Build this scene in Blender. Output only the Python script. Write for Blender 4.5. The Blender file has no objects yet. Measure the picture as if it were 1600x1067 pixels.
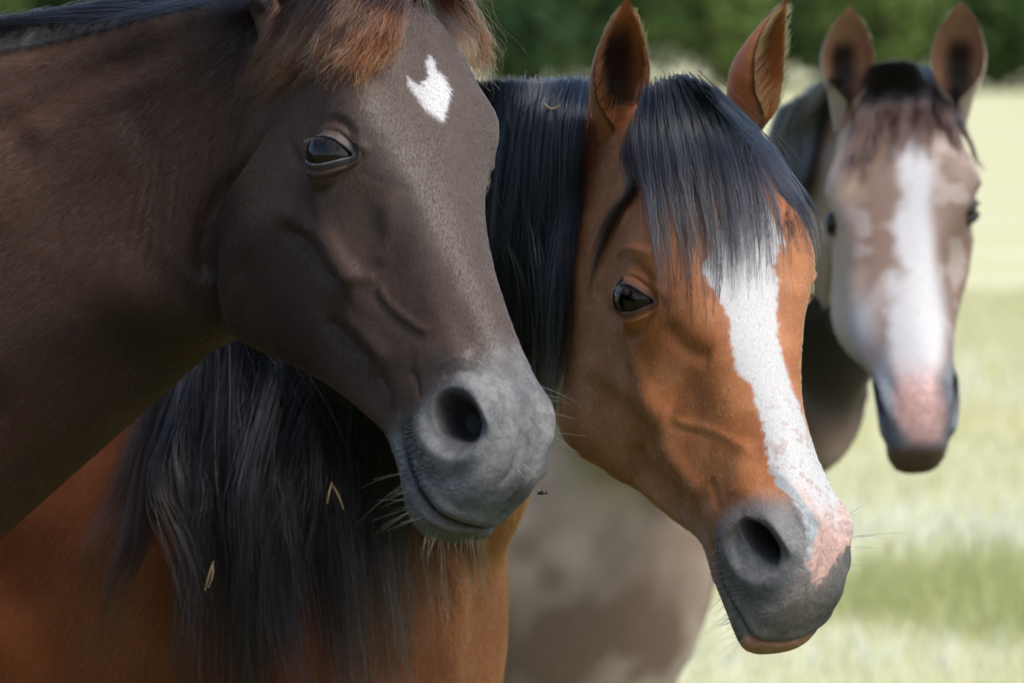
import bpy, bmesh, math, random
import numpy as np
from mathutils import Vector, Matrix
from mathutils.bvhtree import BVHTree

rng = np.random.default_rng(7)
random.seed(7)
scene = bpy.context.scene
COL = scene.collection

# ------------------------------------------------------------------ camera, sky, sun, exposure
CAM = np.array([0.0, 0.0, 1.60])
PITCH = math.radians(3.18)
FPX = 200.0 / 36.0 * 1600.0                      # focal length in photograph pixels
RIGHT = np.array([1.0, 0.0, 0.0])
FWD = np.array([0.0, math.cos(PITCH), -math.sin(PITCH)])
UP = np.array([0.0, math.sin(PITCH), math.cos(PITCH)])
cam_d = bpy.data.cameras.new('camera')
cam_d.lens = 200.0
cam_d.sensor_width = 36.0
cam_d.clip_start = 0.1
cam_d.clip_end = 3000.0
cam_d.dof.use_dof = True
cam_d.dof.focus_distance = 5.77
cam_d.dof.aperture_fstop = 8.5
cam_d.dof.aperture_blades = 0
cam = bpy.data.objects.new('camera', cam_d)
cam.location = CAM
cam.rotation_euler = (math.pi / 2 - PITCH, 0, 0)
COL.objects.link(cam)
scene.camera = cam

SUN_EL, SUN_AZ = math.radians(58), math.radians(120)      # azimuth measured from the view direction (+Y) towards +X
world = bpy.data.worlds.new('World')
scene.world = world
world.use_nodes = True
wn = world.node_tree.nodes
wl = world.node_tree.links
wn.clear()
w_out = wn.new('ShaderNodeOutputWorld')
w_bg = wn.new('ShaderNodeBackground')
w_sky = wn.new('ShaderNodeTexSky')
w_sky.sky_type = 'NISHITA'
w_sky.sun_disc = False
w_sky.sun_elevation = SUN_EL
w_sky.sun_rotation = SUN_AZ
w_sky.air_density = 1.0
w_sky.dust_density = 3.0
w_sky.ozone_density = 1.0
w_bg.inputs['Strength'].default_value = 0.10
wl.new(w_sky.outputs[0], w_bg.inputs['Color'])
wl.new(w_bg.outputs[0], w_out.inputs['Surface'])

sun_d = bpy.data.lights.new('sun', 'SUN')
sun_d.energy = 1.5
sun_d.angle = math.radians(35)
sun_d.color = (1.0, 0.97, 0.92)
sun = bpy.data.objects.new('sun', sun_d)
sd = Vector((math.sin(SUN_AZ) * math.cos(SUN_EL), math.cos(SUN_AZ) * math.cos(SUN_EL), math.sin(SUN_EL)))
sun.rotation_euler = sd.to_track_quat('Z', 'Y').to_euler()
sun.location = (3, 3, 12)
COL.objects.link(sun)

scene.view_settings.view_transform = 'Standard'
scene.view_settings.look = 'None'
scene.view_settings.gamma = 1.0
scene.view_settings.use_curve_mapping = False
scene.view_settings.exposure = 1.20
scene.render.engine = 'CYCLES'
scene.cycles.use_denoising = True
scene.cycles.max_bounces = 10
scene.cycles_curves.shape = 'RIBBONS'
scene.cycles_curves.subdivisions = 2

DRAFT = False

# ------------------------------------------------------------------ helpers
def P(u, v, d):
    """world point seen at photograph pixel (u, v), d metres along the optical axis"""
    return CAM + d * (FWD + RIGHT * (u - 800.0) / FPX + UP * (533.5 - v) / FPX)

def proj(X):
    r = X - CAM
    d = r @ FWD
    return np.stack([800 + FPX * (r @ RIGHT) / d, 533.5 - FPX * (r @ UP) / d, d], -1)

def sstep(a, b, x):
    t = np.clip((x - a) / (b - a), 0, 1)
    return t * t * (3 - 2 * t)

def gauss(d, s):
    return np.exp(-(d / s) ** 2)

def catmull(p, n):
    """resample a polyline smoothly to n points (p: k x dim)"""
    p = np.asarray(p, float)
    k = len(p)
    q = np.vstack([2 * p[0] - p[1], p, 2 * p[-1] - p[-2]])
    t = np.linspace(0, k - 1, n)
    i = np.clip(t.astype(int), 0, k - 2)
    f = (t - i)[:, None]
    a, b, c, d = q[i], q[i + 1], q[i + 2], q[i + 3]
    return 0.5 * (2 * b + (c - a) * f + (2 * a - 5 * b + 4 * c - d) * f ** 2 + (3 * b - a - 3 * c + d) * f ** 3)

def make_mesh(name, V, F):
    me = bpy.data.meshes.new(name)
    me.from_pydata([tuple(v) for v in V], [], [tuple(f) for f in F])
    me.update()
    return me

def link(name, me, mats, parent=None, smooth=True):
    o = bpy.data.objects.new(name, me)
    COL.objects.link(o)
    if mats is not None and hasattr(me, 'materials'):
        for m in (mats if isinstance(mats, (list, tuple)) else [mats]):
            me.materials.append(m)
    if smooth and isinstance(me, bpy.types.Mesh):
        me.polygons.foreach_set('use_smooth', np.ones(len(me.polygons), bool))
    if parent is not None:
        o.parent = parent
        o.matrix_parent_inverse = Matrix.Translation(-parent.location)
    return o

def empty(name, loc, label=None, cat=None, group=None):
    o = bpy.data.objects.new(name, None)
    o.location = loc
    o.empty_display_size = 0.2
    COL.objects.link(o)
    if label: o['label'] = label
    if cat: o['category'] = cat
    if group: o['group'] = group
    return o

def value_noise(X, scale, seed=0):
    """cheap smooth value noise on points, 0..1"""
    X = X * scale + seed * 17.31
    i = np.floor(X).astype(np.int64)
    f = X - i
    f = f * f * (3 - 2 * f)
    def h(a, b, c):
        n = (a * 73856093) ^ (b * 19349663) ^ (c * 83492791) ^ (seed * 2654435)
        n = (n ^ (n >> 13)) * 1274126177
        n = n ^ (n >> 16)
        return (n & 0xffff) / 65535.0
    r = 0
    for dx in (0, 1):
        for dy in (0, 1):
            for dz in (0, 1):
                wgt = (f[:, 0] if dx else 1 - f[:, 0]) * (f[:, 1] if dy else 1 - f[:, 1]) * (f[:, 2] if dz else 1 - f[:, 2])
                r = r + wgt * h(i[:, 0] + dx, i[:, 1] + dy, i[:, 2] + dz)
    return r

def fbm(X, scale, seed=0, octv=3):
    r, a, t = 0, 1.0, 0
    for k in range(octv):
        r = r + a * value_noise(X, scale * 2 ** k, seed + k)
        t += a
        a *= 0.5
    return r / t

# ------------------------------------------------------------------ generic horse head (metres; x poll->muzzle, y left, z out of the face)
HEAD = [  # x, nine half-section points (z, |y|) from the dorsal to the ventral midline, millimetres
 (-45, [(-50,0),(-52,22),(-62,36),(-80,44),(-102,46),(-128,44),(-146,36),(-158,22),(-162,0)]),
 (-15, [(-20,0),(-22,30),(-35,50),(-60,60),(-95,63),(-132,61),(-165,54),(-184,32),(-188,0)]),
 (30,  [(0,0),(-3,36),(-18,62),(-46,72),(-88,73),(-134,71),(-176,66),(-210,44),(-216,0)]),
 (80,  [(11,0),(8,42),(-8,72),(-38,84),(-82,80),(-134,79),(-188,76),(-242,54),(-250,0)]),
 (130, [(16,0),(12,48),(-5,80),(-35,92),(-78,86),(-130,84),(-190,81),(-260,60),(-268,0)]),
 (180, [(16,0),(11,53),(-4,90),(-35,101),(-76,92),(-126,86),(-186,82),(-258,60),(-266,0)]),
 (215, [(13,0),(8,52),(-8,88),(-46,104),(-82,93),(-126,83),(-180,77),(-243,55),(-250,0)]),
 (255, [(8,0),(2,44),(-14,70),(-50,88),(-84,86),(-122,76),(-170,67),(-220,47),(-226,0)]),
 (300, [(3,0),(-3,38),(-18,55),(-50,68),(-80,75),(-116,65),(-154,56),(-194,39),(-199,0)]),
 (345, [(0,0),(-6,32),(-20,47),(-48,56),(-76,62),(-105,57),(-134,47),(-166,32),(-170,0)]),
 (390, [(-2,0),(-8,29),(-21,41),(-45,49),(-70,53),(-95,49),(-118,41),(-146,28),(-150,0)]),
 (435, [(-4,0),(-9,28),(-21,41),(-42,48),(-66,50),(-88,48),(-110,41),(-134,29),(-139,0)]),
 (475, [(-5,0),(-9,29),(-20,45),(-40,53),(-62,55),(-86,52),(-108,44),(-130,31),(-136,0)]),
 (515, [(-8,0),(-12,31),(-22,50),(-41,60),(-63,62),(-88,56),(-110,47),(-133,34),(-140,0)]),
 (550, [(-16,0),(-20,31),(-30,50),(-46,60),(-66,61),(-88,56),(-110,48),(-134,34),(-141,0)]),
 (580, [(-30,0),(-32,27),(-41,44),(-54,52),(-70,54),(-87,51),(-108,45),(-132,31),(-139,0)]),
 (602, [(-46,0),(-47,20),(-53,35),(-63,43),(-75,45),(-89,43),(-107,38),(-126,25),(-132,0)]),
 (614, [(-66,0),(-67,10),(-70,18),(-75,24),(-82,26),(-92,25),(-104,21),(-115,13),(-119,0)]),
]

def head_loft(nu=96, nv=40):
    xs = np.array([s[0] for s in HEAD], float) / 1000
    ctrl = np.array([[(xs[i], p[1] / 1000, p[0] / 1000) for p in s[1]] for i, s in enumerate(HEAD)])    # k x 9 x 3
    A = np.stack([catmull(ctrl[:, j], nu) for j in range(9)], 1)                                         # nu x 9 x 3
    rings = []
    for i in range(nu):
        right = A[i].copy(); right[:, 1] *= -1
        loop = np.vstack([A[i], right[-2:0:-1]])                                                        # closed, 16 points
        ext = np.vstack([loop[-2:], loop, loop[:3]])
        fine = catmull(ext, (len(ext) - 1) * 5 + 1)[10:10 + 80]
        rings.append(fine)
    R = np.array(rings)
    n, m = R.shape[:2]
    V = list(R.reshape(-1, 3)); F = []
    for i in range(n - 1):
        for j in range(m):
            k = (j + 1) % m
            F.append((i * m + j, (i + 1) * m + j, (i + 1) * m + k, i * m + k))
    V.append(R[0].mean(0)); a = len(V) - 1
    V.append(R[-1].mean(0) + np.array([0.002, 0, 0])); b = len(V) - 1
    for j in range(m):
        k = (j + 1) % m
        F.append((a, j, k)); F.append((b, (n - 1) * m + k, (n - 1) * m + j))
    return np.array(V), F

def tube(stations, nu=40, nv=36, power=2.2):
    """stations: (top point, bottom point, half thickness, lateral direction or None); closed egg-section loft"""
    T = catmull([s[0] for s in stations], nu)
    B = catmull([s[1] for s in stations], nu)
    W = catmull([[s[2]] for s in stations], nu)[:, 0]
    C = (T + B) / 2
    tan = np.gradient(C, axis=0)
    V, F = [], []
    for i in range(nu):
        up = (T[i] - B[i]); h = np.linalg.norm(up) / 2; up = up / (2 * h)
        lat = np.cross(tan[i], up); lat /= np.linalg.norm(lat)
        for j in range(nv):
            a = 2 * math.pi * j / nv
            c, s = math.cos(a), math.sin(a)
            e = 2 / power
            V.append(C[i] + up * h * math.copysign(abs(c) ** e, c) + lat * W[i] * math.copysign(abs(s) ** e, s) * (1.0 - 0.22 * c))
    for i in range(nu - 1):
        for j in range(nv):
            k = (j + 1) % nv
            F.append((i * nv + j, (i + 1) * nv + j, (i + 1) * nv + k, i * nv + k))
    V.append(C[0]); V.append(C[-1]); a, b = len(V) - 2, len(V) - 1
    for j in range(nv):
        k = (j + 1) % nv
        F.append((a, j, k)); F.append((b, (nu - 1) * nv + k, (nu - 1) * nv + j))
    return np.array(V), F

def limb(pts, rad, nu=30, nv=16):
    C = catmull(pts, nu); R = catmull([[r] for r in rad], nu)[:, 0]
    V, F = [], []
    for i in range(nu):
        for j in range(nv):
            a = 2 * math.pi * j / nv
            V.append(C[i] + R[i] * np.array([math.cos(a), math.sin(a), 0]))
    for i in range(nu - 1):
        for j in range(nv):
            k = (j + 1) % nv
            F.append((i * nv + j, (i + 1) * nv + j, (i + 1) * nv + k, i * nv + k))
    F.append(tuple(range(nv))); F.append(tuple((nu - 1) * nv + j for j in reversed(range(nv))))
    return np.array(V), F

BODY = [(.43,1.02,.07,.06),(.39,.97,.27,.18),(.28,.93,.43,.24),(.10,1.00,.49,.26),(-.05,1.03,.47,.27),(-.3,1.08,.36,.29),
        (-.6,1.08,.34,.30),(-.85,1.12,.31,.28),(-1.1,1.17,.28,.27),(-1.3,1.15,.22,.20),(-1.40,1.12,.08,.07)]

def body_parts(withers, heading, scale=1.0):
    f = np.array([math.cos(heading), math.sin(heading), 0.0]); l = np.array([-f[1], f[0], 0.0]); z = np.array([0, 0, 1.0])
    W = np.array([withers[0], withers[1], 0.0])
    g = lambda u, la, h: W + (f * u + l * la + z * h) * scale
    out = [tube([(g(u, 0, c + hh), g(u, 0, c - hh), hw * scale) for u, c, hh, hw in BODY], 50, 40)]
    for s in (-1, 1):
        out.append(limb([g(.16, .14*s, 1.0), g(.2, .16*s, .78), g(.2, .15*s, .46), g(.2, .15*s, .2), g(.22, .15*s, .13), g(.24, .15*s, .05), g(.25, .15*s, 0.0)],
                        [.13, .085, .05, .034, .04, .052, .062]))
        out.append(limb([g(-1.02, .14*s, 1.1), g(-.98, .15*s, .78), g(-1.2, .14*s, .5), g(-1.17, .14*s, .2), g(-1.14, .14*s, .13), g(-1.12, .14*s, .05), g(-1.11, .14*s, 0.0)],
                        [.18, .13, .055, .036, .042, .052, .062]))
    return out, g

def rotm(a):
    a = np.asarray(a, float); th = np.linalg.norm(a)
    if th < 1e-9: return np.eye(3)
    k = a / th; K = np.array([[0, -k[2], k[1]], [k[2], 0, -k[0]], [-k[1], k[0], 0]])
    return np.eye(3) + math.sin(th) * K + (1 - math.cos(th)) * K @ K

def cam2world(M, O):
    """a pose given along (right, optical axis, up) of the camera -> world"""
    B = np.stack([RIGHT, FWD, UP], 1)
    return B @ np.array(M), CAM + B @ np.array(O)

def voxel_union(parts, voxel):
    V = np.vstack([p[0] for p in parts]); F = []; o = 0
    for v, f in parts:
        F += [tuple(i + o for i in q) for q in f]; o += len(v)
    me = make_mesh('tmp', V, F)
    bm = bmesh.new(); bm.from_mesh(me); bmesh.ops.recalc_face_normals(bm, faces=bm.faces); bm.to_mesh(me); bm.free()
    ob = bpy.data.objects.new('tmp', me); COL.objects.link(ob)
    md = ob.modifiers.new('r', 'REMESH'); md.mode = 'VOXEL'; md.voxel_size = voxel; md.adaptivity = 0
    dg = bpy.context.evaluated_depsgraph_get(); dg.update()
    res = bpy.data.meshes.new_from_object(ob.evaluated_get(dg))
    bpy.data.objects.remove(ob); bpy.data.meshes.remove(me)
    return res

class Sculpt:
    """numpy view of a bmesh-refined skin"""
    def __init__(self, me):
        self.me = me
        self.pull()
    def pull(self):
        me = self.me
        n = len(me.vertices)
        self.V = np.empty(n * 3); me.vertices.foreach_get('co', self.V); self.V = self.V.reshape(-1, 3)
        e = np.empty(len(me.edges) * 2, np.int32); me.edges.foreach_get('vertices', e); self.E = e.reshape(-1, 2)
        nl = len(me.loops)
        self.LV = np.empty(nl, np.int32); me.loops.foreach_get('vertex_index', self.LV)
        self.FS = np.empty(len(me.polygons), np.int32); me.polygons.foreach_get('loop_start', self.FS)
        self.FT = np.empty(len(me.polygons), np.int32); me.polygons.foreach_get('loop_total', self.FT)
        self.deg = np.maximum(np.bincount(self.E.ravel(), minlength=n), 1)[:, None]
    def push(self):
        self.me.vertices.foreach_set('co', self.V.ravel()); self.me.update()
    def normals(self):
        self.push()
        n = np.empty(len(self.V) * 3); self.me.vertices.foreach_get('normal', n)
        return n.reshape(-1, 3)
    def smooth(self, it, w, mu=None):
        w = np.asarray(w).reshape(-1, 1) if np.ndim(w) else w
        for _ in range(it):
            for f in ((w,) if mu is None else (w, mu)):
                S = np.stack([np.bincount(self.E[:, 0], self.V[self.E[:, 1], k], len(self.V)) + np.bincount(self.E[:, 1], self.V[self.E[:, 0], k], len(self.V)) for k in range(3)], 1)
                self.V = self.V + f * (S / self.deg - self.V)
    def subdivide(self, mask):
        self.push()
        bm = bmesh.new(); bm.from_mesh(self.me); bm.verts.ensure_lookup_table()
        es = [e for e in bm.edges if mask[e.verts[0].index] and mask[e.verts[1].index]]
        bmesh.ops.subdivide_edges(bm, edges=es, cuts=1, use_grid_fill=True)
        bm.to_mesh(self.me); bm.free()
        self.me.update()
        self.pull()
    def bvh(self):
        self.push()
        bm = bmesh.new(); bm.from_mesh(self.me)
        t = BVHTree.FromBMesh(bm); bm.free()
        return t

def ray(bvh, u, v, want_n=False):
    d = P(u, v, 1.0) - CAM; d /= np.linalg.norm(d)
    h = bvh.ray_cast(Vector(CAM), Vector(d))
    if h[0] is None:
        return (None, None) if want_n else None
    return (np.array(h[0]), np.array(h[1])) if want_n else np.array(h[0])

def tps(src, dst, Q):
    src = np.asarray(src, float); n = len(src)
    U = lambda r2: np.where(r2 > 1e-9, r2 * np.log(np.maximum(r2, 1e-9)), 0)
    K = U(((src[:, None] - src[None]) ** 2).sum(-1)) + np.eye(n) * 3e3
    Pm = np.hstack([np.ones((n, 1)), src])
    A = np.block([[K, Pm], [Pm.T, np.zeros((3, 3))]])
    sol = np.linalg.solve(A, np.vstack([np.asarray(dst, float) - src, np.zeros((3, 2))]))
    out = np.zeros((len(Q), 2))
    for i in range(0, len(Q), 20000):
        q = Q[i:i + 20000]
        out[i:i + 20000] = U(((q[:, None] - src[None]) ** 2).sum(-1)) @ sol[:n] + np.hstack([np.ones((len(q), 1)), q]) @ sol[n:]
    return out
# ------------------------------------------------------------------ anatomy of the skin
EYE = np.array([.215, .102, -.050])
def norm(v):
    v = np.asarray(v, float)
    return v / np.linalg.norm(v, axis=-1, keepdims=True)

def sculpt_anatomy(S, M, O, k):
    """k: dict of per-horse numbers. Works in head-local coordinates, mirrored."""
    L = (S.V - O) @ M
    N = S.normals() @ M
    y = np.abs(L[:, 1]); sg = np.where(L[:, 1] < 0, -1.0, 1.0)
    A = np.stack([L[:, 0], y, L[:, 2]], 1)
    NA = N * np.stack([np.ones_like(sg), sg, np.ones_like(sg)], 1)
    inhead = (L[:, 0] > 0.02) & (y < .2) & (L[:, 2] > -.32) & (L[:, 2] < .08) & (L[:, 0] < .7)
    D = np.zeros_like(A)
    # --- soft forms
    def blob(c, r, h, dirn=None):
        d = np.linalg.norm((A - np.array(c)) / np.array(r), axis=1)
        wgt = np.exp(-d ** 2) * h
        D[:] += wgt[:, None] * (NA if dirn is None else norm(dirn))
    blob((.170, .080, -.015), (.035, .03, .03), .006)            # brow
    blob((.120, .066, -.030), (.032, .03, .026), -.005)          # hollow over the eye
    blob((.285, .07, -.080), (.075, .04, .010), .005)            # facial crest
    blob((.300, .06, -.045), (.070, .03, .020), -.005)           # above the crest
    blob((.330, .05, -.115), (.060, .03, .018), -.007)           # below the crest
    blob((.150, .085, -.170), (.060, .05, .060), .007)           # cheek muscle
    blob((.430, .05, -.100), (.045, .03, .018), -.004)
    blob((.560, .03, -.128), (.030, .03, .016), .004)            # chin
    blob((.450, .035, -.012), (.07, .018, .012), -.004)          # beside the nasal bone
    A2 = A + D * inhead[:, None]
    # --- eye
    ea = norm(k.get('eye_a', (.62, .10, .78)))
    en = norm(k.get('eye_n', (.22, .93, .20)))
    ea = norm(ea - en * (ea @ en)); eb = np.cross(en, ea)
    if eb @ np.array([-1, 0, .6]) < 0: eb = -eb
    es = k.get('eye_s', 1.0)
    R = .0295 * es
    c = EYE - en * .0195 * es - np.array([0, k.get('eye_in', 0.0), 0])
    d = A2 - c
    p, q, n = d @ ea, d @ eb, d @ en
    hw = .0300 * es
    pn = np.clip(p / hw, -1, 1)
    top = (.0134 * es) * (1 - np.abs(pn - .05) ** 2.2) * (1 + .12 * -pn) - .003 * pn
    bot = (-.0098 * es) * (1 - np.abs(pn) ** 2.0) - .003 * pn
    inside = np.minimum(top - q, q - bot)                            # >0 inside the opening
    inside = np.where(np.abs(p) > hw, -(np.hypot(np.abs(p) - hw, q + .003 * np.sign(p))), inside)
    rad = np.hypot(p, q)
    near = (rad < .055) & (n > -.03) & inhead
    sph = np.sqrt(np.maximum((R + .0022) ** 2 - rad ** 2, 1e-9))
    sph = np.where(rad < R, sph, np.sqrt(np.maximum((R + .0022) ** 2 - R ** 2, 0)) - (rad - R) * 1.0)
    lidw = 1 - sstep(.020, .040, rad)
    target = np.maximum(sph, n * 0.0 + sph)
    nn = n * (1 - lidw) + target * lidw
    out = -inside
    nn += .0011 * gauss(out - .0014, .0013) * (out > -.001)                         # lid rim
    up_side = sstep(-.004, .006, q)
    nn -= up_side * .0022 * gauss(out - .0075, .0022) * lidw                         # upper lid crease
    nn += up_side * .0020 * gauss(out - .0130, .0050)                               # fold above
    nn -= (1 - up_side) * (.0011 * gauss(out - .006, .0016) + .0010 * gauss(out - .0115, .0018)) 
    nn += (1 - up_side) * .0012 * gauss(out - .0088, .002)
    hole = sstep(-.0002, .0012, inside)
    nn = nn * (1 - hole) + (sph - .0075) * hole
    A2 = np.where(near[:, None], A2 + (nn - n)[:, None] * en, A2)
    eye_out = np.where(near, out, 1.0)
    # --- nostril
    nc = np.array(k.get('nos_c', (.532, .057, -.046)))
    n_n = norm(k.get('nos_n', (.40, .80, .42)))
    n_p = norm(k.get('nos_p', (.85, -.38, -.28)))               # long axis, towards the lip
    n_p = norm(n_p - n_n * (n_p @ n_n)); n_q = np.cross(n_n, n_p)      # n_q: towards the face midline or the cheek
    if n_q[2] < 0: n_q = -n_q
    d = A2 - nc
    p, q, n = d @ n_p, d @ n_q, d @ n_n
    a_, b_ = k.get('nos_ab', (.037, .030))
    r = np.hypot(p / a_, q / b_)
    nearn = (r < 2.2) & (np.abs(n) < .05) & inhead
    ang = np.arctan2(q / b_, p / a_)                                # 0 = towards lip, +90deg = dorsal side
    Pn, Qn = p / a_, q / b_
    lat = sstep(.6, -.4, Qn)                                           # the free, lateral rim
    disp = (.0022 + .0026 * lat) * gauss(r - 1.02, .26) - .0018 * gauss(r - 1.55, .20) * lat
    disp -= .0125 * (1 - sstep(.10, 1.0, r))
    pw = k.get('pit_w', .64) * (1 - .50 * sstep(-.1, .95, Pn))
    pit_c = np.hypot((Pn + .16) / .82, (Qn - .10 - .26 * np.maximum(Pn, 0)) / pw)
    disp -= .036 * (1 - sstep(.30, 1.08, pit_c))
    disp += .0095 * np.exp(-((Pn - .02) / .64) ** 2 - ((Qn - .84 - .1 * Pn) / .22) ** 2)      # wing of the nostril
    disp -= .003 * np.exp(-((Pn - .05) / .70) ** 2 - ((Qn - 1.30) / .16) ** 2)
    A2 = np.where(nearn[:, None], A2 + disp[:, None] * n_n, A2)
    # --- mouth
    x, z = A2[:, 0], A2[:, 2]
    zm = np.interp(x, [.40, .50, .53, .56, .59, .615], [-.104, -.104, -.108, -.109, -.102, -.094])
    mw = sstep(.490, .506, x) * (z < -.06) * (x < .64)
    g = z - zm
    inward = np.stack([-.35 * np.ones_like(x), -np.sign(y + 1e-9) * np.clip(y / .03, 0, 1), np.zeros_like(x)], 1)
    inward[:, 0] = np.where(x > .595, -1.0, -.15)
    A2 = A2 + (mw * (.0095 * gauss(g, .0024) - .0022 * gauss(g - .009, .006) - .002 * gauss(g + .010, .006)))[:, None] * inward
    # fine folds of the lips and round the nostril
    wn = 1.6 * fbm(A2, 75, 4, 3)
    wr = sstep(.030, .012, np.abs(g - .010)) * sstep(.488, .500, x) * sstep(.585, .54, x) * (y > .02) * sstep(1.05, 1.3, r)
    fold_w = np.sin(6.283 * (x * .8 - g * .55 + .010 * wn) / .0052) * (.4 + wn)
    fine = np.sin(6.283 * (r * .031 + .006 * wn) / .0042) * sstep(1.1, 1.35, r) * sstep(2.2, 1.7, r) * sstep(.48, .50, x)
    A2 = A2 + (wr * fold_w * .0008 + fine * sstep(.45, .65, fbm(A2, 45, 8, 2)) * .00022 * nearn)[:, None] * NA
    corner = np.exp(-(((x - .497) / .010) ** 2 + (g / .010) ** 2)) * (y > .02)
    A2 = A2 + (corner * .004)[:, None] * np.stack([0 * x, -np.ones_like(x), 0 * x], 1)
    low = sstep(.004, -.004, g) * sstep(.54, .60, x) * (z > -.16)
    A2[:, 0] -= .002 * low
    A2 = np.where(inhead[:, None], A2, A)
    Lnew = A2 * np.stack([np.ones_like(sg), sg, np.ones_like(sg)], 1)
    S.V = Lnew @ M.T + O
    fields = dict(eye_out=eye_out, nos_r=np.where(nearn, r, 9.0), pit=np.where(nearn, pit_c, 9.0), mouth=np.where(mw > .5, np.abs(g), 1.0), low=low)
    eyes = []
    for s in (-1, 1):
        m = np.array([1, s, 1.0])
        eyes.append((M @ (c * m) + O, M @ (en * m), M @ (ea * m), R))
    return fields, eyes

def ear_mesh(base, tip, open_dir, width=.036, length=None, curl=0.0):
    """a cupped horse ear: outer and inner shell, pointed tip; open_dir = where the hollow faces"""
    base, tip = np.array(base, float), np.array(tip, float)
    ax = tip - base; Lh = np.linalg.norm(ax); ax /= Lh
    od = norm(np.array(open_dir) - ax * (np.array(open_dir) @ ax)); sd = np.cross(ax, od)
    nu, nv = 44, 30
    V, F, info = [], [], []
    ts = np.linspace(-.42, 1, nu)
    def shell(inner):
        for t in ts:
            tt = max(t, 0)
            w = width * np.interp(tt, [0, .12, .3, .45, .6, .75, .88, .96, 1], [.66, .84, 1.0, 1.0, .88, .66, .38, .16, .02])
            if t < 0: w *= 1 + 1.1 * t
            half = math.radians(np.interp(tt, [0, .1, .25, .5, .8, 1], [172, 150, 118, 100, 80, 60]))
            dep = np.interp(tt, [0, .3, .6, 1], [.95, .85, .62, .4])
            cc = base + ax * Lh * t - od * width * (.10 + .12 * math.sin(math.pi * min(tt, 1))) + sd * curl * Lh * tt * (1 - tt) * .5 - od * 0.03 * tt * tt * Lh
            cc = cc + sd * curl * .0
            for j in range(nv + 1):
                a = -half + 2 * half * j / nv
                th = (.0028 if tt < .95 else .0012) if inner else 0
                edge = 1 - abs(2 * j / nv - 1) ** 6
                ww = max(w - th * edge, .0006)
                V.append(cc + sd * ww * math.sin(a) - od * ww * dep * math.cos(a) * 1.0 + od * ww * dep * .15)
                info.append((tt, abs(2 * j / nv - 1), inner))
    shell(False); shell(True)
    m = nv + 1; o = nu * m
    for i in range(nu - 1):
        for j in range(nv):
            F.append((i*m+j, i*m+j+1, (i+1)*m+j+1, (i+1)*m+j))
            F.append((o+i*m+j, o+(i+1)*m+j, o+(i+1)*m+j+1, o+i*m+j+1))
        F.append((i*m, (i+1)*m, o+(i+1)*m, o+i*m))
        F.append((i*m+nv, o+i*m+nv, o+(i+1)*m+nv, (i+1)*m+nv))
    for j in range(nv):
        F.append((j, o+j, o+j+1, j+1))
        F.append(((nu-1)*m+j, (nu-1)*m+j+1, o+(nu-1)*m+j+1, o+(nu-1)*m+j))
    return np.array(V), F, info

def simple_mat(name, color, rough=.6, attr=None, sheen=0, spec=.4):
    m = bpy.data.materials.new(name); m.use_nodes = True
    nt = m.node_tree; b = nt.nodes['Principled BSDF']
    b.inputs['Base Color'].default_value = (*color, 1); b.inputs['Roughness'].default_value = rough
    b.inputs['Specular IOR Level'].default_value = spec
    if sheen: b.inputs['Sheen Weight'].default_value = sheen
    if attr:
        a = nt.nodes.new('ShaderNodeAttribute'); a.attribute_name = attr
        nt.links.new(a.outputs['Color'], b.inputs['Base Color'])
    return m

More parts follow.
